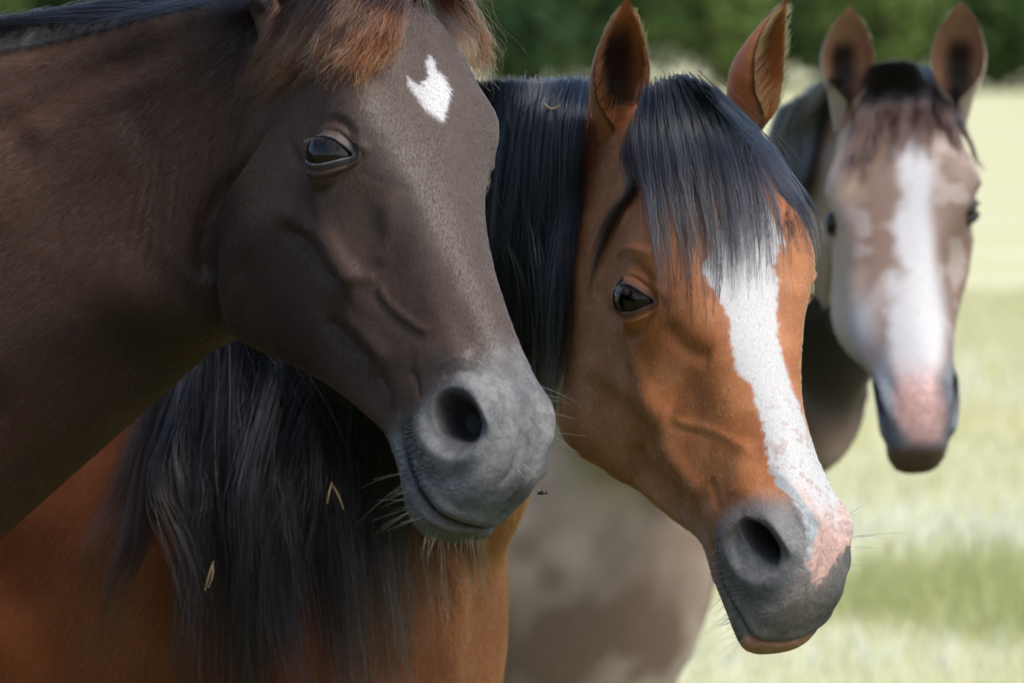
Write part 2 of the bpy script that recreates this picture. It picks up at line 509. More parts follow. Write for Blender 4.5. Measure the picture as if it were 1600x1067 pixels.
def build_horse(k):
    M, O = cam2world(k['M'], k['O'])
    hv, hf = head_loft()
    parts = [(hv @ M.T + O, hf)]
    body, g = body_parts(k['withers'], k['heading'], k.get('scale', 1.0))
    parts += body
    neck = [(P(*t), P(*b), w) for t, b, w in k['neck']]
    e = k.get('neck_end', ((-.12, 1.46), (.30, .92)))
    neck.append((g(e[0][0], 0, e[0][1]), g(e[1][0], 0, e[1][1]), .17))
    parts.append(tube(neck, 60, 40))
    S = Sculpt(voxel_union(parts, k.get('voxel', .007)))
    S.smooth(12, .5, -.52)
    L = (S.V - O) @ M
    # ease the seams between head, neck and trunk
    crease = 1 - np.clip(1.0 * ((L[:, 0] > .03) & (L[:, 2] > -.20)), 0, 1)
    S.smooth(k.get('seam_it', 5), .5 * crease)
    # refine what the camera can see
    for lev in range(1 if DRAFT else k.get('levels', 3)):
        pr = proj(S.V); N = S.normals()
        view = norm(S.V - CAM); facing = -(N * view).sum(1)
        fr = (pr[:, 0] > -70) & (pr[:, 0] < 1670) & (pr[:, 1] > -70) & (pr[:, 1] < 1140)
        L = (S.V - O) @ M
        near = L[:, 1] * k['near'] > -.02
        if lev == 0: mask = fr & (facing > -.4)
        elif lev == 1: mask = fr & (facing > -.3) & (L[:, 0] > .06) & (L[:, 0] < .7) & (np.abs(L[:, 1]) < .2) & (L[:, 2] > -.32)
        else:
            eye = np.linalg.norm(L - EYE * np.array([1, k['near'], 1]), axis=1) < .055
            muz = (L[:, 0] > .46) & (L[:, 0] < .65) & (np.abs(L[:, 1]) < .15) & (L[:, 2] > -.2)
            mask = fr & (facing > -.3) & (eye | muz)
        S.subdivide(mask)
        S.smooth(2, .35 * (lev == 0) + .25 * (lev > 0))
    fields, eyes = sculpt_anatomy(S, M, O, k)
    Lrest = (S.V - O) @ M
    # fit: landmark warp, sideways at each point's own distance
    src = np.array([h[0] for h in k['warp']], float); dst = np.array([h[1] for h in k['warp']], float)
    cx = src.mean(0)
    def warp(X):
        L = (X - O) @ M
        wgt = sstep(-.10, .06, L[:, 0]) * sstep(.26, .18, np.abs(L[:, 1])) * sstep(-.42, -.29, L[:, 2]) * (L[:, 0] < .8)
        pr = proj(X)
        sel = wgt > 0
        dd = np.zeros((len(X), 2)); dd[sel] = tps(src, dst, pr[sel, :2])
        if 'warp2' in k:
            w2 = np.array(k['warp2'], float)
            dd[sel] += tps(w2[:, :2], w2[:, 2:], pr[sel, :2] + dd[sel])
        dd *= wgt[:, None]
        return X + (RIGHT * dd[:, :1] - UP * dd[:, 1:]) * (pr[:, 2:3] / FPX)
    S.V = warp(S.V)
    S.smooth(1, .2)
    return dict(S=S, M=M, O=O, L=Lrest, fields=fields, eyes=eyes, warp=warp, g=g)
# ------------------------------------------------------------------ surface strokes, colours, hair
def poly_sdf(q, poly):
    """signed distance (inside positive) from points q (n x 2) to a closed polygon"""
    poly = np.asarray(poly, float); n = len(poly)
    d = np.full(len(q), 1e9); ins = np.zeros(len(q), bool)
    for i in range(n):
        a, b = poly[i], poly[(i + 1) % n]
        ab = b - a; t = np.clip(((q - a) @ ab) / max(ab @ ab, 1e-9), 0, 1)
        d = np.minimum(d, np.hypot(*(q - a - t[:, None] * ab).T))
        c = (a[1] > q[:, 1]) != (b[1] > q[:, 1])
        xi = a[0] + (q[:, 1] - a[1]) * (b[0] - a[0]) / (b[1] - a[1] + 1e-12)
        ins ^= c & (q[:, 0] < xi)
    return np.where(ins, d, -d)

STROKE = 1.7
def strokes(S, bvh, items):
    """raise or press the skin along lines: (polyline, half width in px, height in mm); lines are laid on the surface first"""
    N = S.normals()
    D = np.zeros(len(S.V))
    for pl, wpx, h in items:
        n = max(6, int(sum(np.hypot(pl[i+1][0]-pl[i][0], pl[i+1][1]-pl[i][1]) for i in range(len(pl)-1)) / 7))
        pts = [ray(bvh, u, v) for u, v in catmull(pl, n)]
        pts = np.array([p for p in pts if p is not None])
        if len(pts) < 3: continue
        w = wpx * (pts[:, 1].mean() / FPX)
        lo, hi = pts.min(0) - 3 * w, pts.max(0) + 3 * w
        sel = np.where(((S.V > lo) & (S.V < hi)).all(1))[0]
        q = S.V[sel]; best = np.full(len(sel), 9.0); tt = np.zeros(len(sel))
        for i in range(len(pts) - 1):
            ab = pts[i+1] - pts[i]; t = np.clip(((q - pts[i]) @ ab) / max(ab @ ab, 1e-12), 0, 1)
            dd = np.linalg.norm(q - pts[i] - t[:, None] * ab, axis=1)
            m = dd < best; best[m] = dd[m]; tt[m] = (i + t[m]) / (len(pts) - 1)
        D[sel] += STROKE * h / 1000 * gauss(best, w) * sstep(0, .18, tt) * sstep(1, .82, tt)
    S.V = S.V + N * D[:, None]

def mix(a, b, t):
    t = np.asarray(t)[:, None] if np.ndim(t) == 1 else t
    return np.asarray(a) * (1 - t) + np.asarray(b) * t

def set_point_color(me, name, C):
    a = me.attributes.new(name, 'FLOAT_COLOR', 'POINT')
    a.data.foreach_set('color', np.hstack([C, np.ones((len(C), 1))]).astype(np.float32).ravel())

def set_point_float(me, name, v):
    a = me.attributes.new(name, 'FLOAT', 'POINT')
    a.data.foreach_set('value', np.asarray(v, np.float32))

def hair_object(name, pts, r0, r1, col, mat, parent, stuff=True):
    """pts n x k x 3; r0/r1 radius at root and tip; col n x 3 or n x k x 3"""
    n, kk = pts.shape[:2]
    hc = bpy.data.hair_curves.new(name)
    hc.add_curves([kk] * n)
    hc.attributes['position'].data.foreach_set('vector', np.ascontiguousarray(pts, np.float32).ravel())
    t = np.linspace(0, 1, kk)[None]
    r0 = np.broadcast_to(np.asarray(r0, float).reshape(-1, 1), (n, 1)); r1 = np.broadcast_to(np.asarray(r1, float).reshape(-1, 1), (n, 1))
    ra = hc.attributes.get('radius') or hc.attributes.new('radius', 'FLOAT', 'POINT')
    ra.data.foreach_set('value', (r0 * (1 - t ** 1.5) + r1 * t ** 1.5).astype(np.float32).ravel())
    if col.ndim == 2: col = np.repeat(col[:, None], kk, 1)
    ca = hc.attributes.new('hair_color', 'FLOAT_COLOR', 'POINT')
    ca.data.foreach_set('color', np.concatenate([col, np.ones((n, kk, 1))], -1).astype(np.float32).ravel())
    o = link(name, hc, None, parent)
    hc.materials.append(mat)
    if stuff: o['kind'] = 'stuff'
    return o

def hair_mat(name, rough=.35, radial=.5, coat=0.0, ior=1.4):
    m = bpy.data.materials.new(name); m.use_nodes = True
    nt = m.node_tree; nt.nodes.clear()
    o = nt.nodes.new('ShaderNodeOutputMaterial'); h = nt.nodes.new('ShaderNodeBsdfHairPrincipled')
    h.model = 'CHIANG'; h.parametrization = 'COLOR'
    h.inputs['Roughness'].default_value = rough; h.inputs['Radial Roughness'].default_value = radial
    h.inputs['Coat'].default_value = coat; h.inputs['IOR'].default_value = ior
    a = nt.nodes.new('ShaderNodeAttribute'); a.attribute_name = 'hair_color'
    nt.links.new(a.outputs['Color'], h.inputs['Color']); nt.links.new(h.outputs[0], o.inputs['Surface'])
    return m

def skin_mat(name):
    """short coat and bare skin: colour from the pattern laid on the animal, fine relief from noise"""
    m = bpy.data.materials.new(name); m.use_nodes = True
    nt = m.node_tree; b = nt.nodes['Principled BSDF']; ln = nt.links.new
    a = nt.nodes.new('ShaderNodeAttribute'); a.attribute_name = 'coat'
    bare = nt.nodes.new('ShaderNodeAttribute'); bare.attribute_name = 'bare'
    tc = nt.nodes.new('ShaderNodeTexCoord')
    n1 = nt.nodes.new('ShaderNodeTexNoise'); n1.inputs['Scale'].default_value = 420; n1.inputs['Detail'].default_value = 3
    ln(tc.outputs['Object'], n1.inputs['Vector'])
    n2 = nt.nodes.new('ShaderNodeTexVoronoi'); n2.inputs['Scale'].default_value = 330; n2.feature = 'DISTANCE_TO_EDGE'
    ln(tc.outputs['Object'], n2.inputs['Vector'])
    mx = nt.nodes.new('ShaderNodeMix'); mx.data_type = 'FLOAT'
    ln(bare.outputs['Fac'], mx.inputs['Factor']); ln(n1.outputs['Fac'], mx.inputs['A']); ln(n2.outputs['Distance'], mx.inputs['B'])
    bp = nt.nodes.new('ShaderNodeBump'); bp.inputs['Strength'].default_value = .30; bp.inputs['Distance'].default_value = .0008
    ln(mx.outputs['Result'], bp.inputs['Height']); ln(bp.outputs[0], b.inputs['Normal'])
    vr = nt.nodes.new('ShaderNodeMapRange'); vr.inputs['To Min'].default_value = .80; vr.inputs['To Max'].default_value = 1.2
    ln(n1.outputs['Fac'], vr.inputs['Value'])
    mul = nt.nodes.new('ShaderNodeMix'); mul.data_type = 'RGBA'; mul.blend_type = 'MULTIPLY'; mul.inputs['Factor'].default_value = 1
    ln(a.outputs['Color'], mul.inputs['A']); ln(vr.outputs[0], mul.inputs['B'])
    ln(mul.outputs['Result'], b.inputs['Base Color'])
    rr = nt.nodes.new('ShaderNodeMapRange'); rr.inputs['To Min'].default_value = .52; rr.inputs['To Max'].default_value = .62
    ln(bare.outputs['Fac'], rr.inputs['Value']); ln(rr.outputs[0], b.inputs['Roughness'])
    n3 = nt.nodes.new('ShaderNodeTexNoise'); n3.inputs['Scale'].default_value = 85; n3.inputs['Detail'].default_value = 5; n3.inputs['Roughness'].default_value = .65; n3.inputs['Distortion'].default_value = 1.2
    ln(tc.outputs['Object'], n3.inputs['Vector'])
    b2_ = nt.nodes.new('ShaderNodeBump'); b2_.inputs['Distance'].default_value = .0022
    sm = nt.nodes.new('ShaderNodeMath'); sm.operation = 'MULTIPLY'; sm.inputs[1].default_value = .45
    ln(bare.outputs['Fac'], sm.inputs[0]); ln(sm.outputs[0], b2_.inputs['Strength']); ln(n3.outputs['Fac'], b2_.inputs['Height']); ln(bp.outputs[0], b2_.inputs['Normal']); ln(b2_.outputs[0], b.inputs['Normal'])
    v2 = nt.nodes.new('ShaderNodeMapRange'); v2.inputs['From Min'].default_value = .3; v2.inputs['From Max'].default_value = .7; v2.inputs['To Min'].default_value = .62; v2.inputs['To Max'].default_value = 1.35
    ln(n3.outputs['Fac'], v2.inputs['Value'])
    m2_ = nt.nodes.new('ShaderNodeMix'); m2_.data_type = 'RGBA'; m2_.blend_type = 'MULTIPLY'
    ln(bare.outputs['Fac'], m2_.inputs['Factor']); ln(mul.outputs['Result'], m2_.inputs['A']); ln(v2.outputs[0], m2_.inputs['B']); ln(m2_.outputs['Result'], b.inputs['Base Color'])
    b.inputs['Specular IOR Level'].default_value = .36
    return m

def make_coat(H, C, length, flow, mask, n, mat, parent, bare=None, radius=.00015, lift=.26, white=None):
    """short hairs all over the visible skin, lying along the flow field"""
    me = H['S'].me; S = H['S']
    me.calc_loop_triangles()
    T = np.empty(len(me.loop_triangles) * 3, np.int32); me.loop_triangles.foreach_get('vertices', T); T = T.reshape(-1, 3)
    V = S.V; N = S.normals()
    a, b, c = V[T[:, 0]], V[T[:, 1]], V[T[:, 2]]
    area = np.linalg.norm(np.cross(b - a, c - a), axis=1) * .5
    wt = area * mask[T].mean(1)
    cs = np.cumsum(wt); ti = np.searchsorted(cs, rng.random(n) * cs[-1]); ti = np.clip(ti, 0, len(T) - 1)
    r1, r2 = np.sqrt(rng.random(n)), rng.random(n)
    w = np.stack([1 - r1, r1 * (1 - r2), r1 * r2], 1)[:, :, None]
    g = lambda X: (X[T[ti]] * w).sum(1)
    p, nn, fl, cc = g(V), norm(g(N)), g(flow), g(C)
    ll = (length[T[ti]] * w[:, :, 0]).sum(1) * rng.uniform(.65, 1.25, n)
    fl = fl - nn * (fl * nn).sum(1, keepdims=True)
    swirl = np.stack([fbm(p, 55, s, 2) - .5 for s in (1, 2, 3)], 1) * .55 + rng.normal(0, .13, (n, 3))
    d = norm(norm(fl) + swirl); d = norm(d - nn * (d * nn).sum(1, keepdims=True))
    lf = lift * rng.uniform(.5, 1.5, n)[:, None]
    d1 = norm(d + nn * lf); d2 = norm(d + nn * lf * .2)
    pts = np.stack([p - nn * .0004, p + d1 * (ll * .5)[:, None], p + d1 * (ll * .5)[:, None] + d2 * (ll * .5)[:, None]], 1)
    cell = np.floor(p / .0035).astype(np.int64)                     # hairs of neighbouring colours mingle along the edge of a marking
    od = np.lexsort((rng.random(n), cell[:, 2], cell[:, 1], cell[:, 0]))
    sw = rng.random(n) < .5; cr = np.empty_like(cc); cr[od] = np.roll(cc[od], 1, 0); cc = np.where(sw[:, None], cr, cc)
    jit = np.exp(rng.normal(0, .34, n))[:, None] * (.8 + .45 * fbm(p, 130, 9, 2))[:, None]
    cc = np.clip(cc * jit, 0, .95)
    return hair_object('coat', pts, radius, radius * .35, cc, mat, parent)

def guide(bvh, px, off=.010, depth=None, side=0.0):
    """pixel polyline laid on the skin, then lifted; points beyond the skin keep the last distance"""
    out = []; last = None; k = len(px)
    for i, q in enumerate(px):
        h, n = ray(bvh, q[0], q[1], True)
        o = off if np.isscalar(off) else np.interp(i / (k - 1), np.linspace(0, 1, len(off)), off)
        if len(q) > 2: p = P(q[0], q[1], q[2])
        elif h is not None:
            view = norm(CAM - h); nv = norm(n * .6 + view)
            p = h + nv * o; 
        elif last is not None: p = P(q[0], q[1], (last - CAM) @ FWD)
        else: p = P(q[0], q[1], depth)
        last = p; out.append(p)
    return np.array(out)

def lock_hair(guides, n, kk=14, spread=.012, clumps=40, clump=.7, wave=.004, wfreq=3.0, len_jit=.25, frizz=.0, seed=0, order=True, tipspread=1.0, sag=0.0):
    """strands blended between neighbouring guides, gathered in clumps"""
    r = np.random.default_rng(seed)
    G = np.array([catmull(g, kk) for g in guides])                       # m x kk x 3
    m = len(G)
    def at(x):
        x = np.clip(x, 0, m - 1.001); i = x.astype(int); f = (x - i)[:, None, None]
        return G[i] * (1 - f) + G[np.minimum(i + 1, m - 1)] * f
    cx = r.random(clumps) * (m - 1)
    ch = r.normal(0, 1, (clumps, 3)) * spread
    cph = r.random((clumps, 3)) * 6.28; cfr = wfreq * r.uniform(.6, 1.5, (clumps, 1))
    cend = r.uniform(1 - len_jit, 1.0, clumps)
    ci = r.integers(0, clumps, n)
    sx = r.random(n) * (m - 1)
    sx = np.where(r.random(n) < .85, cx[ci] + r.normal(0, .16, n), sx)
    base = at(sx); cb = at(cx[ci])
    t = np.linspace(0, 1, kk)
    cl = (clump * sstep(0, .7, t))[None, :, None] * r.uniform(.7, 1.0, (n, 1, 1))
    own = r.normal(0, 1, (n, 1, 3)) * spread * (.35 + .65 * t * tipspread)[None, :, None]
    pts = base + own + (cb + ch[ci][:, None] * (.3 + .7 * t)[None, :, None] - base - own) * cl
    ph = cph[ci] + r.normal(0, .35, (n, 3))
    w = np.sin(t[None, :, None] * cfr[ci][:, None] * 6.28 + ph[:, None]) * wave * (t ** 1.2)[None, :, None] * np.array([1, .6, .25])
    pts = pts + w
    if frizz:
        k2 = r.normal(0, 1, (n, kk, 3)); k2 = np.cumsum(k2, 1) * frizz * (t ** 1.5)[None, :, None]
        pts = pts + k2
    # uneven ends
    e = np.clip(cend[ci] * r.uniform(1 - len_jit, 1.0, n), .2, 1)
    tt = e[:, None] * t[None]
    x = tt * (kk - 1); i = np.clip(x.astype(int), 0, kk - 2); f = (x - i)[..., None]
    idx = np.arange(n)[:, None]
    pts = pts[idx, i] * (1 - f) + pts[idx, i + 1] * f
    return pts, ci

def tint(n, kk, root, tip, r, power=1.5, jit=.2, tip_share=1.0):
    t = np.linspace(0, 1, kk)[None, :, None] ** power
    sh = r.uniform(0, 1, (n, 1, 1)) ** .7 * tip_share if tip_share < 1 else r.uniform(.5, 1.0, (n, 1, 1))
    c = np.asarray(root)[None, None] * (1 - t * sh) + np.asarray(tip)[None, None] * t * sh
    return np.clip(c * np.exp(r.normal(0, jit, (n, 1, 1))), 0, .9)

def eye_object(c, n, a, R, parent, mat):
    """eyeball with a horizontal pupil, brown iris and a dark rim, under a clear wet surface"""
    bm = bmesh.new(); bmesh.ops.create_uvsphere(bm, u_segments=48, v_segments=32, radius=R)
    me = bpy.data.meshes.new('eye'); bm.to_mesh(me); bm.free()
    V = np.empty(len(me.vertices) * 3); me.vertices.foreach_get('co', V); V = V.reshape(-1, 3)
    n, a = norm(n), norm(a); b = np.cross(n, a)
    p, q, z = V @ a / R, V @ b / R, V @ n / R
    bulge = 1 + .05 * sstep(.6, 1.0, z)
    V = V * bulge[:, None] + c
    me.vertices.foreach_set('co', V.ravel())
    pup = np.hypot(p / .42, q / .22); iris = np.hypot(p / .78, q / .70)
    Cc = mix([.014, .007, .004], [.002, .002, .002], 1 - sstep(.85, 1.1, pup))
    Cc = mix(Cc, [.02, .014, .012], sstep(.88, 1.02, iris)); Cc = mix(Cc, [.05, .035, .03], sstep(1.15, 1.4, iris) * .5)
    Cc[z < 0] = [.1, .07, .06]
    set_point_color(me, 'coat', Cc)
    return link('eye', me, mat, parent)

def eye_mat():
    m = bpy.data.materials.new('eye'); m.use_nodes = True
    nt = m.node_tree; b = nt.nodes['Principled BSDF']
    a = nt.nodes.new('ShaderNodeAttribute'); a.attribute_name = 'coat'
    nt.links.new(a.outputs['Color'], b.inputs['Base Color'])
    b.inputs['Roughness'].default_value = .12; b.inputs['Specular IOR Level'].default_value = .15
    b.inputs['Coat Weight'].default_value = .7; b.inputs['Coat Roughness'].default_value = .02; b.inputs['Coat IOR'].default_value = 1.4
    return m

MAT_COAT = hair_mat('coat_hair', .38, .6, 0, 1.36)
MAT_COAT_DARK = hair_mat('dark_coat_hair', .32, .5, 0, 1.33)
MAT_MANE = hair_mat('long_hair', .17, .38, 0, 1.40)
MAT_SKIN = skin_mat('horse_skin')
MAT_EYE = eye_mat()

def append_ears(me, S, ears):
    """join the ear shells to the skin mesh; returns per-ear vertex ranges"""
    n0 = len(me.vertices); info = []
    bm = bmesh.new(); bm.from_mesh(me)
    for e in ears:
        V, F, inf = ear_mesh(**e)
        vs = [bm.verts.new(v) for v in V]
        for f in F:
            try: bm.faces.new([vs[i] for i in f])
            except ValueError: pass
        info.append((V, inf))
    bm.to_mesh(me); bm.free(); me.update()
    S.pull()
    return n0, info
# ------------------------------------------------------------------ the three horses
DARK = dict(coat_mat=MAT_COAT_DARK, near=-1,
    M=[[0.2579, 0.7434, 0.6171], [-0.5939, 0.6258, -0.5057], [-0.7621, -0.2361, 0.6029]], O=[-0.1276, 5.7824, 0.3433],
    withers=(-1.28, 5.86), heading=math.radians(8), scale=1.06,
    neck=[((600, 10, 5.82), (470, 330, 5.88), .05), ((520, -20, 5.84), (420, 440, 5.92), .062), ((400, 0, 5.87), (330, 545, 5.94), .078), ((230, 30, 5.90), (190, 672, 5.96), .10),
          ((0, 75, 5.92), (-10, 850, 5.97), .125), ((-250, 90, 5.92), (-260, 1090, 5.97), .15)],
    warp=[((594,16),(610,-30)),((521,251),(512,228)),((709,663),(735,675)),((640,681),(617,683)),((714,825),(690,845)),((345,397),(345,470)),((675,169),(685,150)),((767,334),(758,275)),((834,701),(858,690)),((765,802),(775,810)),((807,673),(825,640))])
BAY = dict(pit_w=.44, near=-1, seam_it=30,
    M=[[0.2419, 0.8433, 0.48], [-0.5047, 0.5318, -0.68], [-0.8287, -0.0777, 0.5542]], O=[0.1938, 6.1556, 0.2515],
    withers=(-.437, 6.76), heading=math.radians(-26), scale=1.0,
    neck=[((1040, 180, 6.2), (960, 420, 6.26), .06), ((960, 135, 6.24), (900, 560, 6.34), .085), ((820, 130, 6.3), (838, 690, 6.42), .095), ((640, 150, 6.38), (768, 790, 6.52), .115), ((450, 190, 6.52), (735, 920, 6.68), .14)],
    warp=[((1073,179),(1070,150)),((1003,448),(985,460)),((1189,855),(1205,862)),((1317,864),(1325,835)),((1135,860),(1108,865)),((1213,990),(1190,1018)),((1254,473),(1272,440)),((1282,855),(1300,830)),((1254,975),(1275,975)),((875,547),(880,600))])
ROAN = dict(eye_in=.010, eye_s=.72, near=-1, voxel=.009, levels=1,
    M=[[0.0129, 0.9952, -0.0965], [-0.566, -0.0723, -0.8212], [-0.8243, 0.0652, 0.5624]], O=[0.5423, 7.9654, 0.3758],
    withers=(-.03, 9.0), heading=math.radians(-62), scale=1.0,
    neck=[((1400, 140, 8.0), (1385, 330, 8.1), .06), ((1340, 130, 8.06), (1370, 480, 8.16), .085), ((1250, 170, 8.2), (1320, 620, 8.25), .11), ((1150, 230, 8.4), (1220, 760, 8.3), .14)],
    warp=[((1302,345),(1308,345)),((1537,329),(1540,325)),((1379,642),(1385,635)),((1499,634),(1492,630)),((1446,739),(1435,738)),((1406,121),(1400,115))])
DARK['warp2'] = [(753, 153, 760, 150), (773, 180, 774, 180), (780, 200, 778, 200), (778, 236, 774, 235), (762, 285, 762, 285), (762, 330, 756, 330), (773, 378, 762, 380), (787, 426, 774, 430), (800, 466, 787, 470), (815, 504, 800, 510), (835, 542, 817, 550), (854, 580, 836, 590), (868, 606, 853, 615), (879, 632, 863, 635), (885, 663, 863, 662), (883, 712, 861, 709), (877, 758, 853, 745), (862, 789, 832, 764), (851, 805, 822, 782), (824, 836, 800, 804), (809, 845, 779, 815), (797, 847, 774, 830), (768, 862, 760, 841), (726, 871, 725, 848), (684, 870, 690, 844), (643, 852, 658, 832), (616, 817, 640, 806), (606, 776, 630, 770), (604, 727, 618, 723), (602, 693, 609, 690), (599, 673, 598, 674), (586, 630, 570, 648), (560, 596, 540, 622), (523, 571, 505, 597), (478, 558, 470, 575), (427, 541, 420, 556), (384, 527, 380, 532), (355, 502, 352, 505), (610, -30, 610, -30), (512, 228, 512, 228), (735, 675, 735, 675), (685, 150, 685, 150)]
BAY['warp2'] = [(1281, 381, 1268, 385), (1281, 410, 1275, 410), (1276, 446, 1270, 445), (1265, 481, 1260, 480), (1263, 531, 1254, 530), (1271, 580, 1251, 580), (1275, 613, 1252, 615), (1282, 644, 1257, 650), (1292, 676, 1268, 683), (1304, 706, 1277, 716), (1317, 736, 1292, 748), (1332, 765, 1308, 779), (1343, 789, 1323, 800), (1349, 817, 1331, 820), (1350, 854, 1333, 853), (1356, 889, 1329, 884), (1349, 917, 1323, 908), (1335, 957, 1308, 943), (1309, 991, 1288, 974), (1288, 1006, 1270, 990), (1277, 1013, 1264, 1001), (1255, 1023, 1250, 1012), (1225, 1035, 1222, 1019), (1186, 1044, 1187, 1022), (1151, 1041, 1167, 1016), (1122, 1018, 1153, 1001), (1108, 989, 1144, 974), (1104, 950, 1128, 939), (1103, 912, 1114, 908), (1101, 873, 1105, 872), (1100, 842, 1095, 845), (1090, 803, 1073, 828), (1078, 777, 1050, 815), (1057, 748, 1020, 789), (1012, 717, 985, 757), (962, 688, 940, 735), (927, 668, 900, 718), (921, 665, 880, 702), (909, 657, 868, 682), (1070, 150, 1070, 150), (985, 460, 985, 460), (1205, 862, 1205, 862), (880, 600, 880, 600)]
ROAN['warp2'] = [(1523, 249, 1520, 250), (1530, 264, 1527, 265), (1538, 296, 1538, 296), (1543, 322, 1544, 322), (1539, 356, 1531, 353), (1529, 386, 1520, 384), (1515, 441, 1512, 440), (1501, 482, 1500, 482), (1491, 528, 1495, 528), (1495, 575, 1490, 575), (1506, 598, 1498, 600), (1505, 626, 1504, 626), (1506, 664, 1499, 662), (1493, 692, 1485, 688), (1487, 720, 1475, 714), (1469, 745, 1462, 732), (1433, 757, 1432, 738), (1396, 744, 1401, 735), (1383, 715, 1384, 714), (1371, 679, 1375, 678), (1371, 636, 1365, 637), (1373, 598, 1364, 600), (1384, 550, 1352, 577), (1373, 501, 1329, 559), (1373, 497, 1303, 540), (1367, 487, 1293, 500), (1286, 456, 1288, 456), (1277, 379, 1277, 379), (1272, 326, 1267, 327), (1267, 280, 1260, 281), (1400, 115, 1400, 115)]
# ------------------------------------------------------------------ horse 1: the dark one in front
def finish(k, name, label, ears, colour, coat_n, flow_neck, stroke_items=(), coat_len=1.0, group=None, mane_col=None):
    H = build_horse(k)
    S, M, O = H['S'], H['M'], H['O']
    root = empty('horse', (float(S.V[:, 0].mean()), float(S.V[:, 1].mean()), 0.0), label, 'horse')
    if stroke_items:
        strokes(S, S.bvh(), stroke_items)
    S.push()
    n_before = len(S.V)
    n0, info = append_ears(S.me, S, ears)
    me = S.me
    L = np.vstack([H['L'], np.full((len(S.V) - n_before, 3), -9.0)])
    fl = {q: np.concatenate([v, np.full(len(S.V) - n_before, 9.0)]) for q, v in H['fields'].items()}
    fl['low'][n_before:] = 0
    ear_t = np.full(len(S.V), -1.0); ear_edge = np.zeros(len(S.V)); ear_in = np.zeros(len(S.V), bool)
    o = n0
    for V, inf in info:
        inf = np.array(inf, float)
        ear_t[o:o+len(V)] = inf[:, 0]; ear_edge[o:o+len(V)] = inf[:, 1]; ear_in[o:o+len(V)] = inf[:, 2] > .5
        o += len(V)
    H.update(L=L, fields=fl, ear_t=ear_t, ear_edge=ear_edge, ear_in=ear_in)
    px = proj(S.V)
    N = S.normals()
    C, bare = colour(H, px, N)
    H['C'] = C; H['bare'] = bare
    set_point_color(me, 'coat', C); set_point_float(me, 'bare', bare)
    me.name = name
    body = link('body', me, MAT_SKIN, root)
    for c, n, a, R in H['eyes']:
        e = eye_object(H['warp'](c[None])[0], n, a, R, root, MAT_EYE)
    # coat
    head_w = sstep(-.03, .09, L[:, 0]) * (L[:, 2] > -.285)
    X, Yl, Z = M.T
    flow = np.tile(flow_neck, (len(S.V), 1)) * (1 - head_w)[:, None]
    fh = M[:, 0][None] * 1.0 + (M[:, 1][None] * np.sign(L[:, 1])[:, None]) * .25 - M[:, 2][None] * (sstep(-.06, -.2, L[:, 2]) * .8)[:, None]
    flow = flow + fh * head_w[:, None]
    earv = ear_t >= 0
    for e, (V, inf) in zip(ears, info):
        pass
    if earv.any():
        o = n0
        for e, (V, inf) in zip(ears, info):
            ax = norm(np.array(e['tip']) - np.array(e['base'])); flow[o:o+len(V)] = ax
            o += len(V)
    view = norm(S.V - CAM); facing = -(N * view).sum(1)
    fr = (px[:, 0] > -160) & (px[:, 0] < 1760) & (px[:, 1] > -200) & (px[:, 1] < 1200)
    mask = fr * sstep(-.5, -.25, facing) * (1 - .80 * sstep(.25, .75, bare)) * (1 - sstep(.004, .001, fl['eye_out'])) * np.where(ear_in, .5, 1)
    length = (.0085 + (.0040 - .0085) * head_w) * coat_len * (1 - .66 * sstep(.15, .6, bare)) * (1 - .7 * sstep(.016, .003, fl['eye_out']))
    length = np.where(earv, .005, length)
    make_coat(H, C, length, flow, mask, int(coat_n * (.12 if DRAFT else 1)), k.get('coat_mat', MAT_COAT), root, radius=.00015 * (2 if DRAFT else 1) * k.get('hair_r', 1))
    H['root'] = root; H['bvh'] = S.bvh()
    return H

